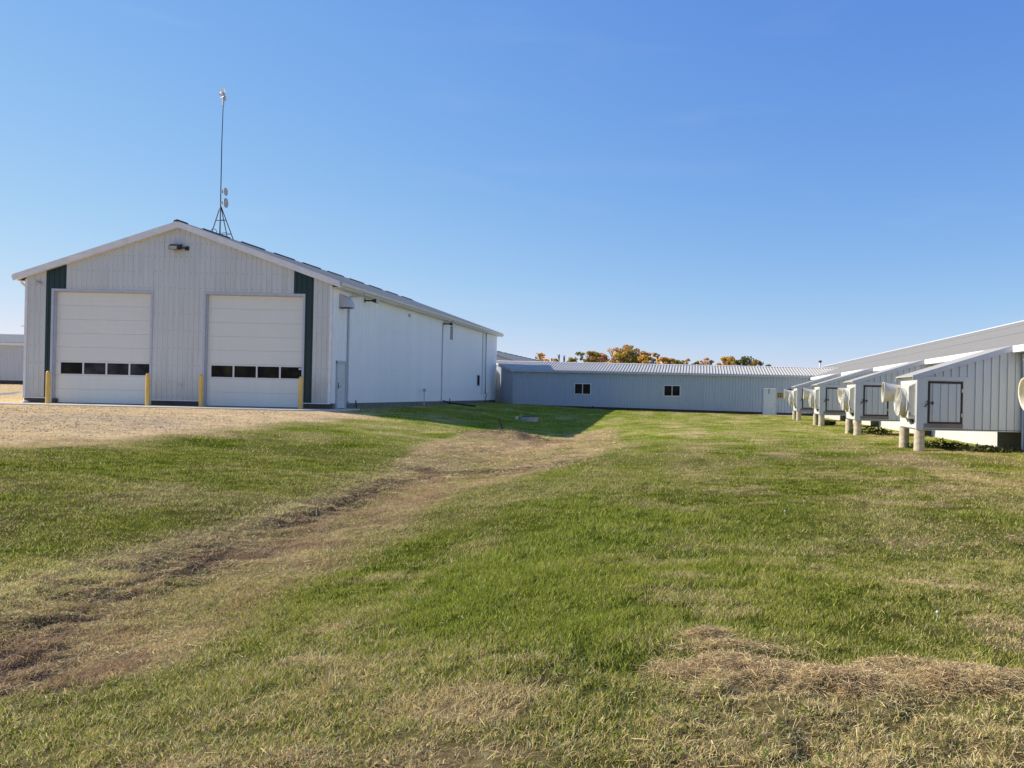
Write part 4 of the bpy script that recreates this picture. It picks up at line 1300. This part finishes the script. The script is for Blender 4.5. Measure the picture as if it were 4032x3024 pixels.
def fan_house(y0, nearest, far_style, label):
    y1 = y0 + HD
    # front (towards -Y), rear, left walls
    m = MB()
    for yy, nrm in ((y1, 1), (y0, -1)):
        if nrm < 0: rear, m = m, MB()
        zt0, zt1 = hroof(HX) - .02, hroof(BX) - .02
        m.quad((HX, yy, HZ), (BX - .002, yy, HZ), (BX - .002, yy, zt1), (HX, yy, zt0))
        ribs(m, (0, yy, 0), (1, 0, 0), (0, nrm, 0), HX + .22, BX - .02, .2286, HZ, lambda s: hroof(s) - .04, h=.032, wb=.055, wt=.026,
             skip=[(6.50, 7.86, HZ - .1, 2.30)] if nrm < 0 else [], phase=.3)
    m.use(M['darkmetal'])
    screws(m, (0, y0, 0), (1, 0, 0), (0, -1, 0), HX + .2, BX - .1, .2286, [.84, 1.42, 2.02, 2.5], r=.010, skip=[(6.4, 7.8, 0, 2.4)], off=-.02, top=hroof)
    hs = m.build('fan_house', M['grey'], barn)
    tag(hs, label)
    rear.build('rear_wall', M['grey'], hs)
    m = MB()
    m.quad((HX, y0, HZ), (HX, y1, HZ), (HX, y1, hroof(HX) - .02), (HX, y0, hroof(HX) - .02))
    ribs(m, (HX, 0, 0), (0, 1, 0), (-1, 0, 0), y0, y1, .152, HZ, hroof(HX) - .03, h=.014, wb=.05)
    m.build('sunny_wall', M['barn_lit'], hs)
    m = MB()
    m.box(HX + .01, BX - .01, y0 + .01, y1 - .01, HZ - .035, HZ - .003)
    m.build('floor', M['underside'], hs)
    m = MB()
    m.box(HX - .012, HX + .16, y0 - .024, y0 - .001, HZ - .02, 2.34)
    m.box(HX - .022, HX - .012, y0 - .024, y0 + .10, HZ - .02, 2.34)
    m.box(HX - .02, BX, y0 - .026, y0 + .0, HZ - .045, HZ - .021)
    m.box(6.53, 6.66, y0 - .022, y0 - .001, HZ, 2.18); m.box(7.66, 7.80, y0 - .022, y0 - .001, HZ, 2.18)
    m.box(6.53, 7.80, y0 - .023, y0 - .001, 2.182, 2.29)
    m.build('trim', M['grey'], hs)
    m = MB()      # lean-to roof with a deep verge board
    a, b_, c, d = (HX - .16, y0 - .05, hroof(HX - .16)), (BEX + .0, y0 - .05, hroof(BEX) + .004), (BEX + .0, y1 + .05, hroof(BEX) + .004), (HX - .16, y1 + .05, hroof(HX - .16))
    m.quad(a, b_, c, d)
    m.quad(*[(p[0], p[1], p[2] - .03) for p in (d, c, b_, a)])
    m.quad(a, d, (d[0], d[1], d[2] - .03), (a[0], a[1], a[2] - .03))
    lr = m.build('lean_to_roof', M['roof'], hs)
    m = MB()
    for yy in (y0 - .05, y1 + .04):
        p, q = HX - .16, BEX
        m.cut().prism([(p, hroof(p) - .13), (q, hroof(q) - .16), (q, hroof(q) + .006), (p, hroof(p) + .006)], 'y', yy - .012, yy + .012)
    m.build('verge_board', M['ltrim'], hs)
    # access door
    m = MB()
    for b4 in ((6.665, 6.715, .95, 2.16), (7.61, 7.66, .95, 2.16), (6.715, 7.61, 2.10, 2.16), (6.715, 7.61, .95, 1.0)):
        m.box(b4[0], b4[1], y0 - .035, y0 - .001, b4[2], b4[3])
    m.build('door_frame', M['maroon'], hs)
    m = MB()
    m.box(6.73, 7.595, y0 - .02, y0 - .003, 1.015, 2.085)
    ribs(m, (0, y0 - .02, 0), (1, 0, 0), (0, -1, 0), 6.73, 7.595, .2286, 1.02, 2.08, h=.028, wb=.05, wt=.024, phase=.36)
    m.build('access_door', M['grey'], hs)
    m = MB()
    m.box(6.56, 7.68, y0 - .03, y0 - .002, .83, .947)
    m.build('threshold_board', M['boards'], hs)
    m = MB()
    m.tube([(6.80, y0 - .05, 1.53), (6.66, y0 - .06, 1.56)], .012, 6); m.tube([(6.66, y0 - .06, 1.54), (6.57, y0 - .06, 1.42)], .02, 6); m.tube([(6.64, y0 - .06, 1.60), (6.66, y0 - .05, 1.56)], .018, 6)
    m.box(6.77, 6.82, y0 - .06, y0 - .036, 1.49, 1.58)
    m.build('door_latch', M['black'], hs)
    m = MB()
    for z in (1.9, 1.2):
        m.cut().box(7.62, 7.70, y0 - .045, y0 - .036, z - .05, z + .05); m.tube([(7.665, y0 - .045, z - .07), (7.665, y0 - .045, z + .07)], .01, 6)
    m.build('hinge', M['steel'], hs)
    # concrete piers
    for px, py in ((6.50, y0 + .18), (6.44, y0 + 1.55)):
        g = gz(px, py)
        m = MB(); m.lathe((px, py, g - .3), (0, 0, 1), [(0, .165), (.32, .158), (.5, .152), (HZ - .035 - g + .3, .15)], 18, True)
        m.build('pier', M['pier'], hs, True)
    # near fan: tapered housing, short cone, wire guard
    yc, zc = y0 + .62, 1.56
    m = MB()
    def sq(x, hy, zb, zt): return [(x, yc - hy, zb), (x, yc + hy, zb), (x, yc + hy, zt), (x, yc - hy, zt)]
    m.loft([sq(HX - .015, .47, 1.06, 2.10), sq(HX - .20, .44, 1.08, 2.0), sq(HX - .22, .40, 1.12, 1.96)])
    m.box(HX - .025, HX - .005, yc - .5, yc + .5, 1.03, 2.13)
    h_ = m.build('fan_housing', M['fibreglass'], hs)
    m = MB()
    m.lathe((HX - .21, yc, zc), (-1, .09, 0), [(0, .41), (.05, .405), (.10, .41), (.17, .43), (.18, .435), (.172, .42), (.10, .395), (.05, .385), (0, .38)], 30)
    m.build('fan_cone', M['fibreglass'], hs, True)
    m = MB()
    for r in (.10, .18, .26, .34, .42):
        m.tube([(HX - .37 - .07 * (1 - (r / .44) ** 2) - .02, yc + r * math.cos(t), zc + r * math.sin(t)) for t in [2 * math.pi * i / 24 for i in range(25)]], .004, 4, cap=False)
    for i in range(8):
        t = math.pi * 2 * i / 8
        m.tube([(HX - .46, yc, zc), (HX - .44, yc + .2 * math.cos(t), zc + .2 * math.sin(t)), (HX - .38, yc + .42 * math.cos(t), zc + .42 * math.sin(t))], .004, 4)
    m.build('fan_guard', M['wire'], hs)
    m = MB()
    m.lathe((HX - .10, yc, zc), (-1, 0, 0), [(0, .05), (.12, .06), (.14, .02)], 12, True)
    for i in range(5):
        t = 2 * math.pi * i / 5 + .3
        c_, s_ = math.cos(t), math.sin(t)
        def B(r, w, x): return (HX - .16 + x, yc + r * c_ - w * s_, zc + r * s_ + w * c_)
        m.quad(B(.05, -.03, -.02), B(.05, .03, .02), B(.32, .09, .03), B(.32, -.06, -.03))
    m.build('fan_blades', M['steel'], hs)
    m = MB()
    m.box(HX - .20, HX - .14, yc - .47, yc - .455, 1.19, 1.25); m.box(HX - .2, HX - .06, yc - .47, yc - .455, 1.145, 1.165)
    m.build('fan_motor_vent', M['boards'], hs)
    # bracket below the fan
    m = MB()
    m.prism([(HX - .10, 1.05), (HX - .02, 1.05), (HX - .02, .92), (HX - .07, .96)], 'y', yc - .34, yc - .18)
    m.build('drain_spout', M['darkmetal'], hs)
    # far fan
    y2, z2 = y0 + 1.40, 1.84
    if far_style == 'long':
        m = MB()
        m.lathe((HX - .0, y2, z2 - .02), (-1, .09, 0.015), [(0, .245), (.10, .235), (.30, .25), (.50, .275), (.61, .305), (.63, .31), (.625, .295), (.5, .26), (.3, .235), (.1, .22), (.02, .22)], 30)
        m.build('exhaust_cone', M['fibreglass'], hs, True)
        m = MB()
        m.lathe((HX - .60, y2 + .054, z2 - .01), (-1, .09, 0.015), [(0, .285), (.034, .297), (.036, .312), (.02, .314)], 30)
        m.build('cone_rim', M['cone_in'], hs, True)
    elif far_style == 'short':
        m = MB()
        m.lathe((HX - .0, y2, z2 - .05), (-1, .0, -.1), [(0, .27), (.15, .28), (.36, .30), (.40, .31), (.39, .285), (.2, .26), (.02, .25)], 30)
        m.build('exhaust_cone', M['cone_in'], hs, True)
    return hs
fan_house(HY[0], True, 'short', 'fan house nearest the camera, only its fan cone showing at the right edge')
fan_house(HY[1], True, 'long', 'largest fan house fully in view, with maroon framed door')
fan_house(HY[2], False, 'short', 'second full fan house along the barn')
fan_house(HY[3], False, 'long', 'third full fan house along the barn')
fan_house(HY[4], False, 'long', 'farthest fan house, next to the corridor')
m = MB()     # black panels painting in the shade on the barn wall under each fan house
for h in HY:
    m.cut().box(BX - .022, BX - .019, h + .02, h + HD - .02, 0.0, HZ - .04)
m.build('shade_panel', M['black'], barn)
# blue-grey downspout at the near corner of the largest fan house
m = MB(); m.tube([(9.33, 21.9, 3.0), (9.36, 21.9, 2.4), (9.36, 21.9, .2)], .035, 6); m.build('downspout', M['ltrim'], barn)

# ------------------------------------------------------------------ barns farther off
b2 = empty('distant_barn', (-25, 100, .8), 'grey roof of a distant barn showing between shop and trees', 'building')
m = MB()
RX2, RZ2, S2 = -25.0, 6.62, .30
for sg_ in (1, -1):
    xe = RX2 + sg_ * 11.3
    m.quad((xe, 82, RZ2 - S2 * 11.3), (RX2, 82, RZ2), (RX2, 150, RZ2), (xe, 150, RZ2 - S2 * 11.3))
ribs(m, (RX2, 0, RZ2), (0, 1, 0), (S2, 0, 1), 82, 150, .4572, .1, 11.3 * math.hypot(1, S2), h=.03, wb=.08, V=(1, 0, -S2))
r2_ = m.build('roof', M['roof'], b2)
m = MB()
for i in range(22): m.cut().prism([(RX2 - .2, RZ2 - .02), (RX2, RZ2 + .11), (RX2 + .2, RZ2 - .02)], 'y', 82 + i * 3.05, 84 + i * 3.05)
m.build('ridge_vent', M['ridgevent'], r2_)
m = MB()
m.poly([(RX2 - 11, 82.2, .2), (RX2 + 11, 82.2, .2), (RX2 + 11, 82.2, RZ2 - S2 * 11 - .05), (RX2, 82.2, RZ2 - .05), (RX2 - 11, 82.2, RZ2 - S2 * 11 - .05)])
m.quad((RX2 + 11, 82.2, .2), (RX2 + 11, 150, .2), (RX2 + 11, 150, RZ2 - S2 * 11), (RX2 + 11, 82.2, RZ2 - S2 * 11))
m.quad((RX2 - 11, 82.2, .2), (RX2 - 11, 150, .2), (RX2 - 11, 150, RZ2 - S2 * 11), (RX2 - 11, 82.2, RZ2 - S2 * 11))
m.build('wall', M['grey'], b2)
b3 = empty('low_corridor_building', (-45, 60, 1.4), 'low white metal building with ribbed roof at the far left edge, behind the shop', 'building')
m = MB()
A0, A1, Y3 = -78, -30.4, 60.0
m.quad((A0, Y3, 1.66), (A1, Y3, 1.66), (A1, Y3, 4.4), (A0, Y3, 4.4))
ribs(m, (0, Y3, 0), (1, 0, 0), (0, -1, 0), -62, A1, .2286, 1.66, 4.4, h=.02)
m.build('wall', M['grey'], b3)
m = MB(); m.box(A0, A1, Y3 + .04, Y3 + 5.2, .5, 1.655); m.build('foundation', M['foundation'], b3)
m = MB()
m.quad((A0, Y3 - .2, 4.57), (A1, Y3 - .2, 4.57), (A1, Y3 + 2.4, 5.36), (A0, Y3 + 2.4, 5.36))
m.quad((A0, Y3 + 2.4, 5.36), (A1, Y3 + 2.4, 5.36), (A1, Y3 + 5.4, 4.5), (A0, Y3 + 5.4, 4.5))
ribs(m, (0, Y3 - .2, 4.57), (1, 0, 0), (0, -.304, 1), -62, A1, .2340, 0, 2.7, h=.055, wb=.085, wt=.045, V=(0, 1, .304))
m.build('roof', M['roof_link'], b3)
m = MB(); m.box(A0, A1, Y3 - .22, Y3 - .195, 4.37, 4.56); m.box(A0, A1, Y3 - .19, Y3, 4.375, 4.39); m.build('fascia', M['trim'], b3)

# ------------------------------------------------------------------ small things in the yard
m = MB()
wx, wy = -8.75, 41.0
wg = gz(wx, wy)
m.lathe((wx, wy, wg - .2), (0, 0, 1), [(0, .43), (.42, .43), (.42, .36), (.30, .35), (.0, .35)], 28)
wl = empty('well_ring', (wx, wy, wg), 'round concrete well ring standing in the shaded grass beside the corridor', 'well ring')
m.build('ring', M['concrete'], wl, True)
m = MB(); m.lathe((wx, wy, wg + .221), (0, 0, 1), [(0, .42), (.03, .42), (.035, .40), (.035, .001)], 28, True); m.build('lid', M['foundation'], wl)
m = MB(); m.tube([(wx - .72, wy + .1, wg - .05), (wx - .72, wy + .1, wg + .22)], .07, 10); tag(m.build('standpipe', M['trim'], None, loc=(wx - .72, wy + .1, wg)), 'short white capped pipe just left of the concrete well ring', 'pipe')
m = MB(); m.tube([(wx - .50, wy + .1, wg - .05), (wx - .49, wy + .1, wg + .40)], .022, 6); tag(m.build('marker_stake', M['steel'], None, loc=(wx - .5, wy + .1, wg)), 'thin pale stake standing between the white pipe cap and the well ring', 'stake')
sx, sy = -7.28, 29.75
m = MB()
g0 = gz(sx, sy)
m.tube([(sx + .03, sy, g0 - .1), (sx - .27, sy, g0 + .62)], .032, 10)
sp = empty('leaning_post', (sx, sy, g0), 'dark steel pipe leaning left out of the straw mound in the ditch', 'post')
m.build('shaft', M['rust'], sp, True)
m = MB(); m.tube([(sx - .262, sy, g0 + .60), (sx - .275, sy, g0 + .63)], .034, 10); m.build('cap', M['mast'], sp)
for nm, x, y, lean, hh, lab in (('stake', -15.95, 36.4, -.05, .42, 'short dark stake leaning beside the shop wall, near the service door'), ('stake', -15.9, 50.0, 0, .40, 'short dark stake by the far downspout of the shop')):
    g0 = gz(x, y)
    m = MB(); m.tube([(x, y, g0 - .1), (x + lean * 1.5, y, g0 + hh)], .028, 6)
    tag(m.build(nm, M['black'], None, loc=(x, y, g0)), lab, 'stake', 'dark stakes by the shop wall')
m = MB(); g0 = gz(-15.95, 45.4)
m.tube([(-15.95, 45.4, g0 - .1), (-15.95, 45.4, g0 + .85)], .028, 6); m.box(-16.02, -15.88, 45.34, 45.46, g0 + .85, g0 + 1.02)
tag(m.build('utility_post', M['steel'], None, loc=(-15.95, 45.4, g0)), 'slim grey utility post standing against the middle of the shop side wall', 'post')
m = MB(); m.tube([(-16.08, 49.25, .92), (-15.7, 49.4, .80), (-14.2, 49.9, gz(-14.2, 49.9) + .06)], .05, 8)
tag(m.build('drain_pipe', M['rust'], None, True, loc=(-15, 49.5, .7)), 'dark drain pipe running from the far downspout onto the shaded grass', 'pipe')
m = MB()
m.lathe((-29.55, 34.0, .655), (0, 0, 1), [(0, .10), (.04, .12), (.09, .09), (.115, .03), (.118, .001)], 9, True)
tag(m.build('rock', M['rock'], None, True, loc=(-29.55, 34.0, .655)), 'small pale rock on the apron below the left corner of the shop', 'rock')
# orange cone at the left edge
ocx, ocy = -40.85, 45.0
og = gz(ocx, ocy)
oc = empty('orange_cone', (ocx, ocy, og), 'orange cone at the far left edge, partly cut off, behind the white drain pipe', 'cone')
m = MB(); m.lathe((ocx, ocy, og + .02), (0, 0, 1), [(0, .2), (.02, .17), (.5, .05), (.52, .03)], 16, True); m.build('cone_body', M['orange'], oc, True)
m = MB(); m.box(ocx - .22, ocx + .22, ocy - .22, ocy + .22, og - .02, og + .03, b=.01); m.build('base', M['orange'], oc)

# ------------------------------------------------------------------ weeds by the fan houses
M['leaf'] = mat_attr('leaf', 0.8, 0.4, spec=0.1)
def leafy(cx, cy, rx, ry, h, n, col, size, label, name='weed_clump'):
    n_ = n
    a = RNG.random(n_) * 2 * np.pi
    r = np.sqrt(RNG.random(n_))
    X = cx + np.cos(a) * r * rx; Y = cy + np.sin(a) * r * ry
    lump = .35 + .9 * vnoise(X * 3.1, Y * 3.1, 7)
    Z = ground_z(X, Y) + RNG.random(n_) * h * lump * (1 - .6 * r ** 2)
    D = RNG.normal(0, 1, (n_, 3)); D[:, 2] = np.abs(D[:, 2]) * .8
    D /= np.linalg.norm(D, axis=1)[:, None]
    Q = np.cross(D, RNG.normal(0, 1, (n_, 3))); Q /= np.linalg.norm(Q, axis=1)[:, None]
    s = size * (.5 + RNG.random(n_))[:, None]
    P = np.stack([X, Y, Z], -1)
    V = np.stack([P, P + D * s * .5 + Q * s * .22, P + D * s, P + D * s * .5 - Q * s * .22], 1).reshape(-1, 3)
    b = np.arange(n_) * 4
    Fc = np.stack([b, b + 1, b + 2, b + 3], -1)
    c = np.array(col)[None, :] * (.6 + .8 * RNG.random(n_))[:, None]
    o = np_mesh(name, V, Fc, M['leaf'], np.repeat(c, 4, 0))
    tag(o, label, 'weeds', 'weed clumps below the fan houses')
    return o
leafy(7.35, 23.3, .95, .35, .26, 900, (.05, .09, .02), .08, 'dark weeds in the shade below the largest fan house')
leafy(8.5, 21.9, .9, .25, .16, 900, (.16, .17, .06), .10, 'dry grassy weeds along the barn wall at the right edge')
leafy(7.25, 31.6, .85, .35, .34, 800, (.06, .11, .025), .09, 'bushy green weeds below the second full fan house')
leafy(7.0, 40.2, .4, .25, .35, 500, (.05, .08, .02), .12, 'small weed tuft beside the piers of the third full fan house')

# dry tuft with tall stalks in the left foreground
def tuft(cx, cy, n, hgt, spread, label):
    g0 = gz(cx, cy)
    V, Fq = [], []
    for i in range(n):
        a = random.random() * 2 * math.pi
        l = hgt * (.5 + .5 * random.random()); s = spread * random.random()
        bx, by = cx + random.gauss(0, .02), cy + random.gauss(0, .02)
        tx, ty = bx + math.cos(a) * s, by + math.sin(a) * s
        w = .0022; wa = random.random() * math.pi; wx, wy = w * math.cos(wa), w * math.sin(wa)
        k = len(V)
        mx_, my_ = bx + (tx - bx) * .35, by + (ty - by) * .35
        V += [(bx - wx, by - wy, g0 - .01), (bx + wx, by + wy, g0 - .01), (mx_ + wx, my_ + wy, g0 + l * .6), (mx_ - wx, my_ - wy, g0 + l * .6), (tx, ty, g0 + l)]
        Fq += [(k, k + 1, k + 2), (k, k + 2, k + 3), (k + 3, k + 2, k + 4)]
    V = np.array(V)
    c = np.tile(STRAW * .8, (len(V), 1)) * np.repeat(.75 + .5 * RNG.random(n), 5)[:, None]
    tag(np_mesh('grass_tuft', V, np.array(Fq), M['straw'], c), label, 'grass tuft', 'dry seed stalk tufts')
tuft(-2.03, 4.35, 30, .20, .24, 'pale dry tuft of tall seed stalks in the left centre foreground')
tuft(-2.1, 5.3, 9, .14, .16, 'small dry tuft farther back, beside the bright green strip')
# dandelion clocks
dl = [(1.78, 5.55, 'white dandelion clock in the grass at the right, behind the hay row'), (1.25, 10.4, 'white dandelion clock farther off in the right lawn'), (1.62, 11.2, 'small white dandelion clock on the right lawn toward the fan houses')]
for x, y, lb in dl:
    g0 = gz(x, y)
    e = empty('dandelion', (x, y, g0), lb, 'flower', 'dandelion clocks')
    m = MB(); m.tube([(x, y, g0 - .01), (x + .005, y, g0 + .06)], .002, 4); m.build('stem', M['mandoor'], e)
    m = MB(); m.lathe((x + .005, y, g0 + .05), (0, 0, 1), [(0, .002), (.004, .009), (.012, .013), (.02, .009), (.025, .002)], 10, True); m.build('seed_head', M['rock'], e)

# ------------------------------------------------------------------ trees beyond the corridor
def px_tree(px, py, D):
    dx, dy = px - 2735, py - 1558
    u = cr * dx + sr * dy; v = -sr * dx + cr * dy
    return u * D / F_PX, 1.6 - v * D / F_PX

PAL = {
 'orange': [(.42, .24, .05), (.38, .25, .06), (.32, .18, .05)],
 'gold': [(.45, .28, .05), (.38, .26, .06), (.30, .20, .05)],
 'olive': [(.18, .15, .03), (.26, .20, .04), (.32, .20, .05)],
 'green': [(.09, .10, .03), (.13, .13, .035), (.20, .17, .045)],
 'rust': [(.32, .17, .06), (.34, .22, .08), (.24, .18, .07)],
 'pink': [(.42, .27, .13), (.44, .30, .13), (.36, .22, .10)],
}
DESC = {'orange': 'orange leaved', 'gold': 'golden yellow', 'olive': 'olive green and yellow', 'green': 'dark green', 'rust': 'rusty red brown', 'pink': 'pale pinkish orange'}
def tree(x, Y, top, width, kind, dens, label, group='autumn trees beyond the corridor roof'):
    g0 = 0.4
    H = top - g0
    tr = empty('autumn_tree', (x, Y, g0), label, 'tree', group)
    rnd = random.Random(int(x * 131 + Y))
    m = MB()
    base = Vector((x, Y, g0 - .3))
    trunk_top = Vector((x + rnd.uniform(-.2, .2) * width * .3, Y, g0 + H * .55))
    m.tube([base, base.lerp(trunk_top, .5) + Vector((rnd.uniform(-.1, .1), 0, 0)), trunk_top], [.028 * H, .022 * H, .012 * H], 7)
    tips = []
    nb = 7 if width > 2 else 5
    for i in range(nb):
        a = 2 * math.pi * i / nb + rnd.random()
        st = base.lerp(trunk_top, .45 + .5 * rnd.random())
        r = width * .5 * (.35 + .5 * rnd.random())
        e = Vector((x + math.cos(a) * r, Y + math.sin(a) * r, g0 + H * (.62 + .33 * rnd.random())))
        mid = st.lerp(e, .5) + Vector((0, 0, -.04 * H))
        m.tube([st, mid, e], [.011 * H, .008 * H, .005 * H], 5)
        tips.append(e)
        for q in range(5):
            e2 = e + Vector((rnd.uniform(-1, 1), rnd.uniform(-1, 1), rnd.uniform(.1, 1))) * width * .16
            if e2.z > top: e2.z = top
            m.tube([mid.lerp(e, .6), e2], [.006 * H, .004 * H], 4)
    m.build('trunk', M['bark'], tr)
    if dens > 0:
        n_cl = max(8, int(14 + width * 4))
        cen = []
        for i in range(n_cl):
            a, rr, zz = rnd.random() * 2 * math.pi, math.sqrt(rnd.random()), rnd.random()
            env = .55 + .45 * min(1, zz * 3.2)
            cen.append((x + math.cos(a) * rr * width * .50 * env, Y + math.sin(a) * rr * width * .50 * env, top - width * .06 - (zz ** 1.3) * min(.5 * H, width * 1.1 + 1.6), width * (.10 + .09 * rnd.random())))
        cen.append((x, Y, top - width * .10, width * .13))
        cen = np.array(cen)
        n = int(dens * 520 * width)
        k = RNG.integers(0, len(cen), n)
        off = RNG.normal(0, 1, (n, 3)); off /= np.linalg.norm(off, axis=1)[:, None]
        off *= (RNG.random(n) ** .45)[:, None] * cen[k, 3][:, None] * np.array([1.25, 1.25, .85])
        P = cen[k, :3] + off
        P[:, 2] = np.minimum(P[:, 2], top + RNG.random(n) * .15)
        D = RNG.normal(0, 1, (n, 3)); D /= np.linalg.norm(D, axis=1)[:, None]
        Q = np.cross(D, RNG.normal(0, 1, (n, 3))); Q /= np.linalg.norm(Q, axis=1)[:, None]
        s = (.10 + .14 * RNG.random(n))[:, None]
        V = np.stack([P - D * s, P + Q * s * .8, P + D * s, P - Q * s * .8], 1).reshape(-1, 3)
        b = np.arange(n) * 4
        pal = np.array(PAL[kind])
        clc = RNG.integers(0, 3, len(cen))
        c = 1.9 * pal[clc[k]] * (.65 + .7 * RNG.random(n))[:, None] * (.8 + .45 * RNG.random(len(cen)))[k][:, None]
        o = np_mesh('crown', V, np.stack([b, b + 1, b + 2, b + 3], -1), M['leaf'], np.repeat(c, 4, 0))
        o.location = (-x, -Y, -g0)
        o.parent = tr
T = [  # px, top px, width px, kind, density, distance, place words
 (2129, 1390, 44, 'orange', .45, 150, 'thin orange tree at the left end of the row, beside the distant barn roof'),
 (2150, 1414, 30, 'pink', .8, 145, 'low pinkish orange bush just right of the thin leftmost tree'),
 (2172, 1392, 30, 'olive', 0, 150, 'bare thin tree, first of the leafless ones from the left'),
 (2213, 1383, 34, 'olive', 0, 150, 'tallest bare branching tree in the left part of the row'),
 (2188, 1414, 34, 'rust', .8, 142, 'low rusty bush between the two bare trees'),
 (2246, 1407, 52, 'olive', .9, 147, 'low olive yellow bush right of the tall bare tree'),
 (2264, 1398, 18, 'olive', 0, 155, 'thin bare sapling left of the sparse green tree'),
 (2284, 1386, 44, 'green', .35, 150, 'sparse green tree left of the rounded brown and olive tree'),
 (2330, 1385, 80, 'olive', 1.2, 150, 'rounded olive tree, left half of the second largest clump'),
 (2366, 1392, 70, 'pink', 1.1, 152, 'pale orange tree, right half of the second largest clump'),
 (2352, 1374, 24, 'olive', 0, 156, 'bare twiggy top showing above the second largest clump'),
 (2424, 1370, 64, 'pink', .75, 153, 'pinkish tree at the left side of the tallest tree'),
 (2436, 1392, 84, 'gold', 1.2, 148, 'golden orange tree below and left of the tallest tree'),
 (2480, 1359, 84, 'rust', 1.0, 151, 'tallest tree of the row, rusty red at its top'),
 (2470, 1376, 80, 'olive', 1.2, 147, 'olive green tree in front of the tallest rusty tree'),
 (2540, 1386, 64, 'pink', .9, 150, 'pinkish orange tree right of the tallest tree'),
 (2548, 1402, 80, 'gold', 1.1, 146, 'yellow orange tree low beside the pinkish one, right of the tallest'),
 (2582, 1390, 34, 'rust', .5, 150, 'slim brownish tree standing out right of the big clump'),
 (2608, 1408, 60, 'orange', 1.1, 148, 'orange tree near the middle of the row'),
 (2640, 1413, 60, 'orange', 1.1, 150, 'brown orange tree, just right of the middle of the row'),
 (2672, 1420, 50, 'olive', 1.1, 147, 'low olive and yellow bush right of the brown orange tree'),
 (2706, 1411, 44, 'rust', .4, 150, 'thin brown tree with open branches right of the olive bush'),
 (2738, 1426, 34, 'green', 1.0, 148, 'small green bush in a low gap of the row'),
 (2760, 1418, 36, 'pink', .45, 150, 'sparse pale brown tree right of the small green bush'),
 (2787, 1410, 44, 'pink', .8, 149, 'brownish tree with a round top left of the wide gap'),
 (2826, 1430, 38, 'pink', .7, 150, 'very low pale bush in the wide gap before the right clump'),
 (2872, 1405, 84, 'gold', 1.2, 150, 'golden brown tree, left of the right hand clump'),
 (2878, 1426, 40, 'gold', 1.2, 144, 'bright yellow bush below the golden brown tree'),
 (2930, 1404, 84, 'green', 1.2, 151, 'dark green tree in the middle of the right hand clump'),
 (2976, 1414, 66, 'olive', 1.2, 149, 'olive and orange tree at the right of the right hand clump'),
 (3030, 1437, 44, 'green', 1.0, 150, 'low dark bush at the right end of the tree row'),
]
for px, py, w, kind, dens, D, lab in T:
    x, top = px_tree(px, py, D)
    tree(x, D, top, w * D / F_PX, kind, dens, lab)
